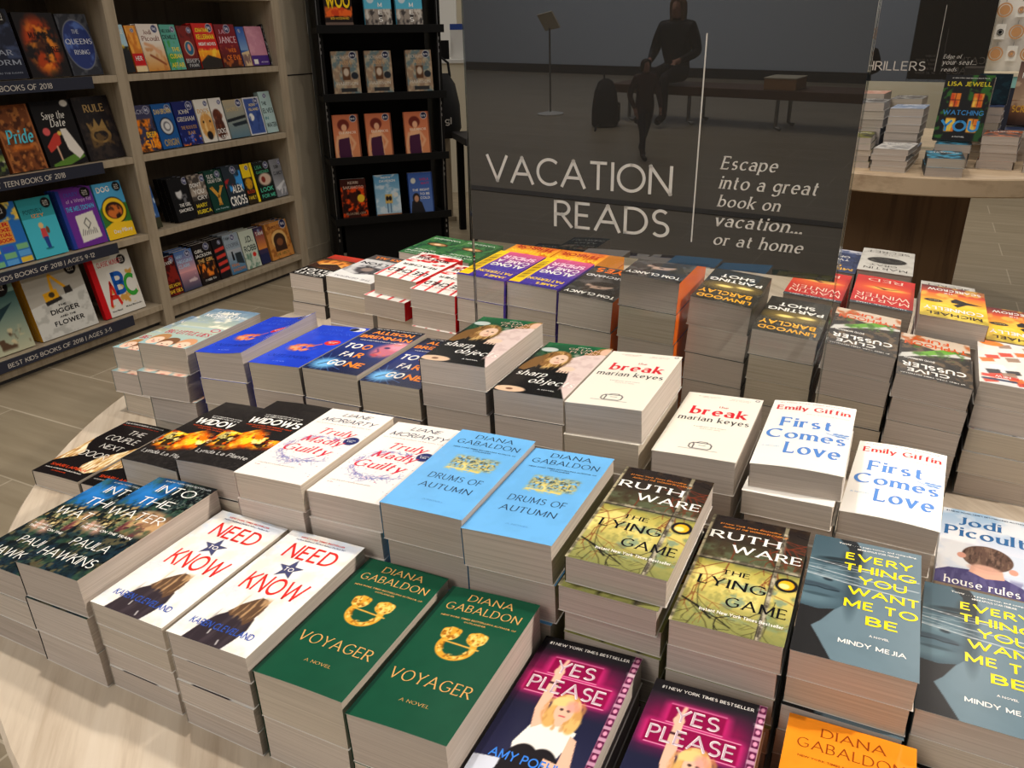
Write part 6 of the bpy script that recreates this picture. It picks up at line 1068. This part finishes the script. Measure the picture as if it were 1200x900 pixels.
bt = thing('bottle', (-.19, 4.8, .6005), 0, 'orange bottle on the dark side table', 'bottle'); MB().lathe([(.0, 0), (.03, 0), (.032, .01), (.032, .12), (.012, .16), (.012, .19), (0, .19)], 20).build('body', mat('orange_plastic', (206, 110, 40), .4), bt, smooth=True); MB().lathe([(.0, .19), (.014, .19), (.014, .21), (0, .21)], 16).build('cap', M['white'], bt)
# ------------------------------------------------------------------ the concourse behind the viewer, seen mirrored in the sign
struct('trim_2', MB().prism([(-5.0, -.37), (-.9, -2.31), (-.84, -2.23), (-4.9, -.29)], .0005, .006), M['darkbase'])
fs = thing('floor_stand_sign', (-6.26, -3.38, 0), R_(20), 'thin white floor stand with a tilted plate, mirrored in the big sign', 'sign stand')
MB().lathe([(0, 0), (.14, 0), (.14, .012), (.05, .03), (0, .03)], 28).build('base', M['white'], fs)
MB().tube([(0, 0, .03), (0, 0, .85)], .010, 10).build('pole', M['steel'], fs)
p = MB().box(-.13, -.006, -.09, .13, .006, .09).build('plate', M['cream'], fs); p.location = (.04, .02, .92); p.rotation_euler = (R_(-30), R_(-8), R_(-20))
be = thing('bench', (-4.71, -3.88, 0), R_(-18.8), 'long dark wooden bench in the concourse, mirrored in the big sign', 'bench')
MB().box(-.85, -.40, .265, 2.3, .03, .345).build('seat', M['benchwood'], be, bevel=.006)
for x in (-.65, 0, .86, 2.0):
    for y in (-.34, -.02):
        MB().tube([(x, y, .265), (x, y, .03), (x + .05, y, .008)], .018, 8).build('leg', M['steel'], be)
bx = thing('carton', (-3.93, -4.28, .3455), R_(-18.8), 'tan carton lying on the concourse bench', 'box')
MB().box(-.145, -.13, 0, .145, .13, .09).build('box_body', wood2, bx, bevel=.003); MB().box(-.149, -.134, .0905, .149, .134, .102).build('lid', M['cream'], bx, bevel=.003)
bk = thing('backpack', (-5.24, -3.3, 0), R_(40), 'black backpack standing on the concourse floor', 'backpack'); bk.scale = (.72, .72, .74)
V = []; F = []; n_ = 16
prof = [(0, .21, .15), (.03, .25, .18), (.2, .24, .18), (.42, .2, .15), (.54, .13, .1), (.58, .05, .04)]
for z, rx, ry in prof:
    for j in range(n_): c, s = math.cos(2 * PI * j / n_), math.sin(2 * PI * j / n_); V.append((rx * (abs(c) ** .6) * (1 if c > 0 else -1), ry * (abs(s) ** .6) * (1 if s > 0 else -1), z))
for i in range(len(prof) - 1):
    for j in range(n_): F.append((i * n_ + j, i * n_ + (j + 1) % n_, (i + 1) * n_ + (j + 1) % n_, (i + 1) * n_ + j))
F.append(tuple(range(n_))[::-1]); F.append(tuple((len(prof) - 1) * n_ + j for j in range(n_)))
MB().add(V, F).build('pack_body', M['fabric'], bk, smooth=True)
MB().box(-.13, -.2, .06, .13, -.16, .28).build('front_pocket', M['bag'], bk, bevel=.02)
MB().tube([(-.05, .02, .56), (0, .02, .64), (.05, .02, .56)], .012, 8).build('handle', M['bag'], bk); MB().tube([(.2, .05, .06), (.34, .12, .02), (.5, .12, .012)], .014, 8).build('strap', M['bag'], bk)

def person(root, joints, bones, radii, colour, name='body'):
    """one continuous skinned figure; colour(z, vertex) gives the clothing"""
    me = bpy.data.meshes.new(name); names = list(joints); me.from_pydata([joints[k] for k in names], [(names.index(a_), names.index(b_)) for a_, b_ in bones], [])
    o = bpy.data.objects.new(name, me); COL.objects.link(o); m_ = o.modifiers.new('skin', 'SKIN')
    for i, k in enumerate(names):
        r_ = radii[k]; me.skin_vertices[0].data[i].radius = r_ if isinstance(r_, tuple) else (r_, r_); me.skin_vertices[0].data[i].use_root = (k == 'pelvis')
    o.modifiers.new('sub', 'SUBSURF').levels = 2
    dg = bpy.context.evaluated_depsgraph_get(); dg.update(); nm = bpy.data.meshes.new_from_object(o.evaluated_get(dg)); COL.objects.unlink(o); bpy.data.objects.remove(o)
    a_ = nm.color_attributes.new('ink', 'FLOAT_COLOR', 'POINT')
    for i, v in enumerate(nm.vertices): a_.data[i].color = (*lin(colour(v.co)), 1)
    nm.materials.clear(); nm.materials.append(M['print']); nm.polygons.foreach_set('use_smooth', [True] * len(nm.polygons)); nm.name = name
    return place(name, nm, root)
def figure(name, loc, rz, H, label, coat, legs, skin, hair, stride, hairlong, seated=False):
    root = thing(name, loc, rz, label, 'person'); k = H / 1.6
    J = dict(pelvis=(0, 0, .86), waist=(0, .0, 1.0), chest=(0, .01, 1.2), neck=(0, .0, 1.36), head=(0, -.015, 1.46), crown=(0, -.01, 1.56), nose=(0, -.095, 1.455))
    R = dict(pelvis=(.15, .12), waist=(.14, .11), chest=(.165, .115), neck=.052, head=(.072, .085), crown=.05, nose=.012)
    Bn = [('pelvis', 'waist'), ('waist', 'chest'), ('chest', 'neck'), ('neck', 'head'), ('head', 'crown'), ('head', 'nose')]
    for s, sg_ in ((1, 'l'), (-1, 'r')):
        sw = stride * s
        J.update({'hip' + sg_: (.09 * s, 0, .82), 'knee' + sg_: (.095 * s, -.03 - sw * .5, .46), 'ank' + sg_: (.1 * s, .05 - sw * .9 if sw > 0 else .06 - sw * .9, .08 if sw > -.05 else .12), 'toe' + sg_: (.105 * s, -.1 - sw * .9, .035),
            'sho' + sg_: (.165 * s, .01, 1.29), 'elb' + sg_: (.23 * s, .03 + sw * .3, 1.03), 'wri' + sg_: (.2 * s, -.1 + sw * .3, .85), 'palm' + sg_: (.19 * s, -.13 + sw * .3, .79)})
        R.update({'hip' + sg_: .1, 'knee' + sg_: .06, 'ank' + sg_: .042, 'toe' + sg_: .04, 'sho' + sg_: .072, 'elb' + sg_: .055, 'wri' + sg_: .034, 'palm' + sg_: (.03, .018)})
        Bn += [('pelvis', 'hip' + sg_), ('hip' + sg_, 'knee' + sg_), ('knee' + sg_, 'ank' + sg_), ('ank' + sg_, 'toe' + sg_), ('chest', 'sho' + sg_), ('sho' + sg_, 'elb' + sg_), ('elb' + sg_, 'wri' + sg_), ('wri' + sg_, 'palm' + sg_)]
        for f_ in range(4):
            J['f%d%s' % (f_, sg_)] = (.19 * s + .012 * (f_ - 1.5), -.145 + sw * .3, .715 + (.008 if f_ in (0, 3) else 0)); R['f%d%s' % (f_, sg_)] = .008; Bn.append(('palm' + sg_, 'f%d%s' % (f_, sg_)))
        J['th' + sg_] = (.165 * s, -.165 + sw * .3, .77); R['th' + sg_] = .009; Bn.append(('palm' + sg_, 'th' + sg_))
    dz = -.39 if seated else 0.0
    if seated:
        for q in J: J[q] = (J[q][0], J[q][1], J[q][2] + dz)
        for s, sg_ in ((1, 'l'), (-1, 'r')):
            J.update({'hip' + sg_: (.09 * s, -.02, .465), 'knee' + sg_: (.11 * s, -.44, .45), 'ank' + sg_: (.11 * s, -.42, .085), 'toe' + sg_: (.12 * s, -.58, .04), 'elb' + sg_: (.25 * s, .0, .66), 'wri' + sg_: (.17 * s, -.22, .6), 'palm' + sg_: (.15 * s, -.29, .585), 'th' + sg_: (.12 * s, -.3, .61)})
            for f_ in range(4): J['f%d%s' % (f_, sg_)] = (.15 * s + .013 * (f_ - 1.5), -.36 + (.006 if f_ in (0, 3) else 0), .565)
    J = {a_: tuple(c * k for c in v) for a_, v in J.items()}; R = {a_: tuple(c * k for c in v) if isinstance(v, tuple) else v * k for a_, v in R.items()}
    def colour(v):
        z = v.z / k - dz; yy = v.y / k
        if seated:
            if z > 1.375 or (yy < -.245 and .96 < z < 1.03 and abs(v.x) / k < .2): return skin
            if z < .48: return (24, 22, 24)
            return legs if (z < .93 and yy < -.1 and not (z > .95)) or z < .8 else coat
        hand = z < .83 and abs(v.x) / k > .155 and v.y / k < .02 + abs(stride) * .3
        if z > 1.375 or hand and z > .68: return skin
        if z < .09: return (24, 22, 24)
        return coat if z > .78 else legs
    person(root, J, Bn, R, colour)
    V = []; F = []; n_ = 16
    hp = [(1.39 if not hairlong else 1.2, .075, .03), (1.44, .088, .015), (1.51, .086, .008), (1.555, .066, .004), (1.578, .03, 0), (1.582, .004, 0)]
    for z, r_, dy in hp:
        for j in range(n_):
            t = 2 * PI * j / n_; y = math.sin(t) * r_ * 1.12; y = max(y, -.035) if z < 1.53 else y
            V.append((math.cos(t) * r_ * k, (y + dy) * k, (z + dz) * k))
    for i in range(len(hp) - 1):
        for j in range(n_): F.append((i * n_ + j, i * n_ + (j + 1) % n_, (i + 1) * n_ + (j + 1) % n_, (i + 1) * n_ + j))
    MB().add(V, F).build('hair', mat(name + '_hair', hair, .6), root, smooth=True)
    for s in (-1, 1):
        MB().lathe([(0, -.004), (.009 * k, 0), (0, .004)], 10).build('eye', M['black'], root).location = (.03 * s * k, -.085 * k, (1.475 + dz) * k)
    return root
figure('person', (-5.0, -3.96, .018), R_(161), 1.48, 'adult in a black jacket sitting on the concourse bench, mirrored in the big sign', (26, 25, 28), (38, 30, 32), (176, 130, 110), (120, 88, 64), 0, True, True)
figure('person', (-3.73, -2.44, 0), R_(105), .735, 'small child in a dark red coat walking in the concourse, mirrored in the big sign', (70, 44, 46), (28, 32, 50), (190, 140, 120), (50, 38, 34), .26, False)

# ------------------------------------------------------------------ light
def area(name, loc, size, power, col=(255, 236, 214), aim=None, shape='DISK', spread=None):
    d = bpy.data.lights.new(name, 'AREA'); d.shape = shape; d.size = size; d.energy = power; d.color = lin(col)
    if spread: d.spread = R_(spread)
    o = bpy.data.objects.new(name, d); COL.objects.link(o); o.location = loc
    v = Vector(aim or (loc[0], loc[1], 0)) - Vector(loc); o.rotation_euler = v.to_track_quat('-Z', 'Y').to_euler(); return o
WC = (255, 243, 230)
area('ceiling_spot', (-.6, 1.15, 3.2), .09, 10.5, WC, (-.2, .9, .6), spread=100)
area('ceiling_spot', (.45, 1.5, 3.2), .09, 12.5, WC, (.2, 1.0, .6))
area('ceiling_spot', (2.6, .05, 2.6), .12, 10.5, WC, (.25, .7, .6), spread=62)
area('ceiling_spot', (-1.3, .5, 3.0), .12, 5, WC, (-.3, .9, .6))
area('ceiling_spot', (.3, 2.9, 3.0), .14, 12, WC, (.3, 1.6, .6))
area('ceiling_spot', (2.0, 3.0, 3.0), .14, 12, WC, (1.5, 3.1, .7))
area('ceiling_panel', (-.2, 3.4, 3.3), 1.6, 9, WC)
area('ceiling_panel', (3.2, 5.4, 3.2), 1.6, 44, (255, 244, 230))
area('ceiling_panel', (-1.2, 6.6, 3.2), 1.0, 13, (255, 244, 230))
area('concourse_light', (-8, -3.2, 5.0), 4, 250, (240, 244, 255), (-9, -6.6, 1))
area('concourse_light', (-5, -3.2, 4.6), 3, 170, (255, 246, 236))
area('concourse_light', (-2.6, -1.6, 4.0), 2, 50, (255, 246, 236))
w = bpy.data.worlds.new('shop'); scene.world = w; w.use_nodes = True
w.node_tree.nodes['Background'].inputs[0].default_value = (*lin((208, 205, 202)), 1); w.node_tree.nodes['Background'].inputs[1].default_value = .24

# ------------------------------------------------------------------ camera
cd = bpy.data.cameras.new('camera'); cam = bpy.data.objects.new('camera', cd); COL.objects.link(cam); scene.camera = cam
cd.sensor_fit = 'HORIZONTAL'; cd.sensor_width = 36; cd.lens = 36 * 924.14 / 1200; cd.clip_start = .02; cd.clip_end = 100
P_, Q_ = R_(23.984), R_(-.6614)
fw = Vector((0, math.cos(P_), -math.sin(P_))); r0 = Vector((1, 0, 0)); u0 = r0.cross(fw)
r1 = r0 * math.cos(Q_) + u0 * math.sin(Q_); u1 = -r0 * math.sin(Q_) + u0 * math.cos(Q_)
mt = Matrix((r1, u1, -fw)).transposed().to_4x4(); mt.translation = Vector((0, 0, TABLE + .6314)); cam.matrix_world = mt
vs = scene.view_settings; vs.view_transform = 'Standard'; vs.look = 'None'; vs.exposure = 0; vs.gamma = 1; vs.use_curve_mapping = False
scene.render.film_transparent = False
scene.cycles.max_bounces = 8; scene.cycles.transparent_max_bounces = 16; scene.cycles.use_denoising = True
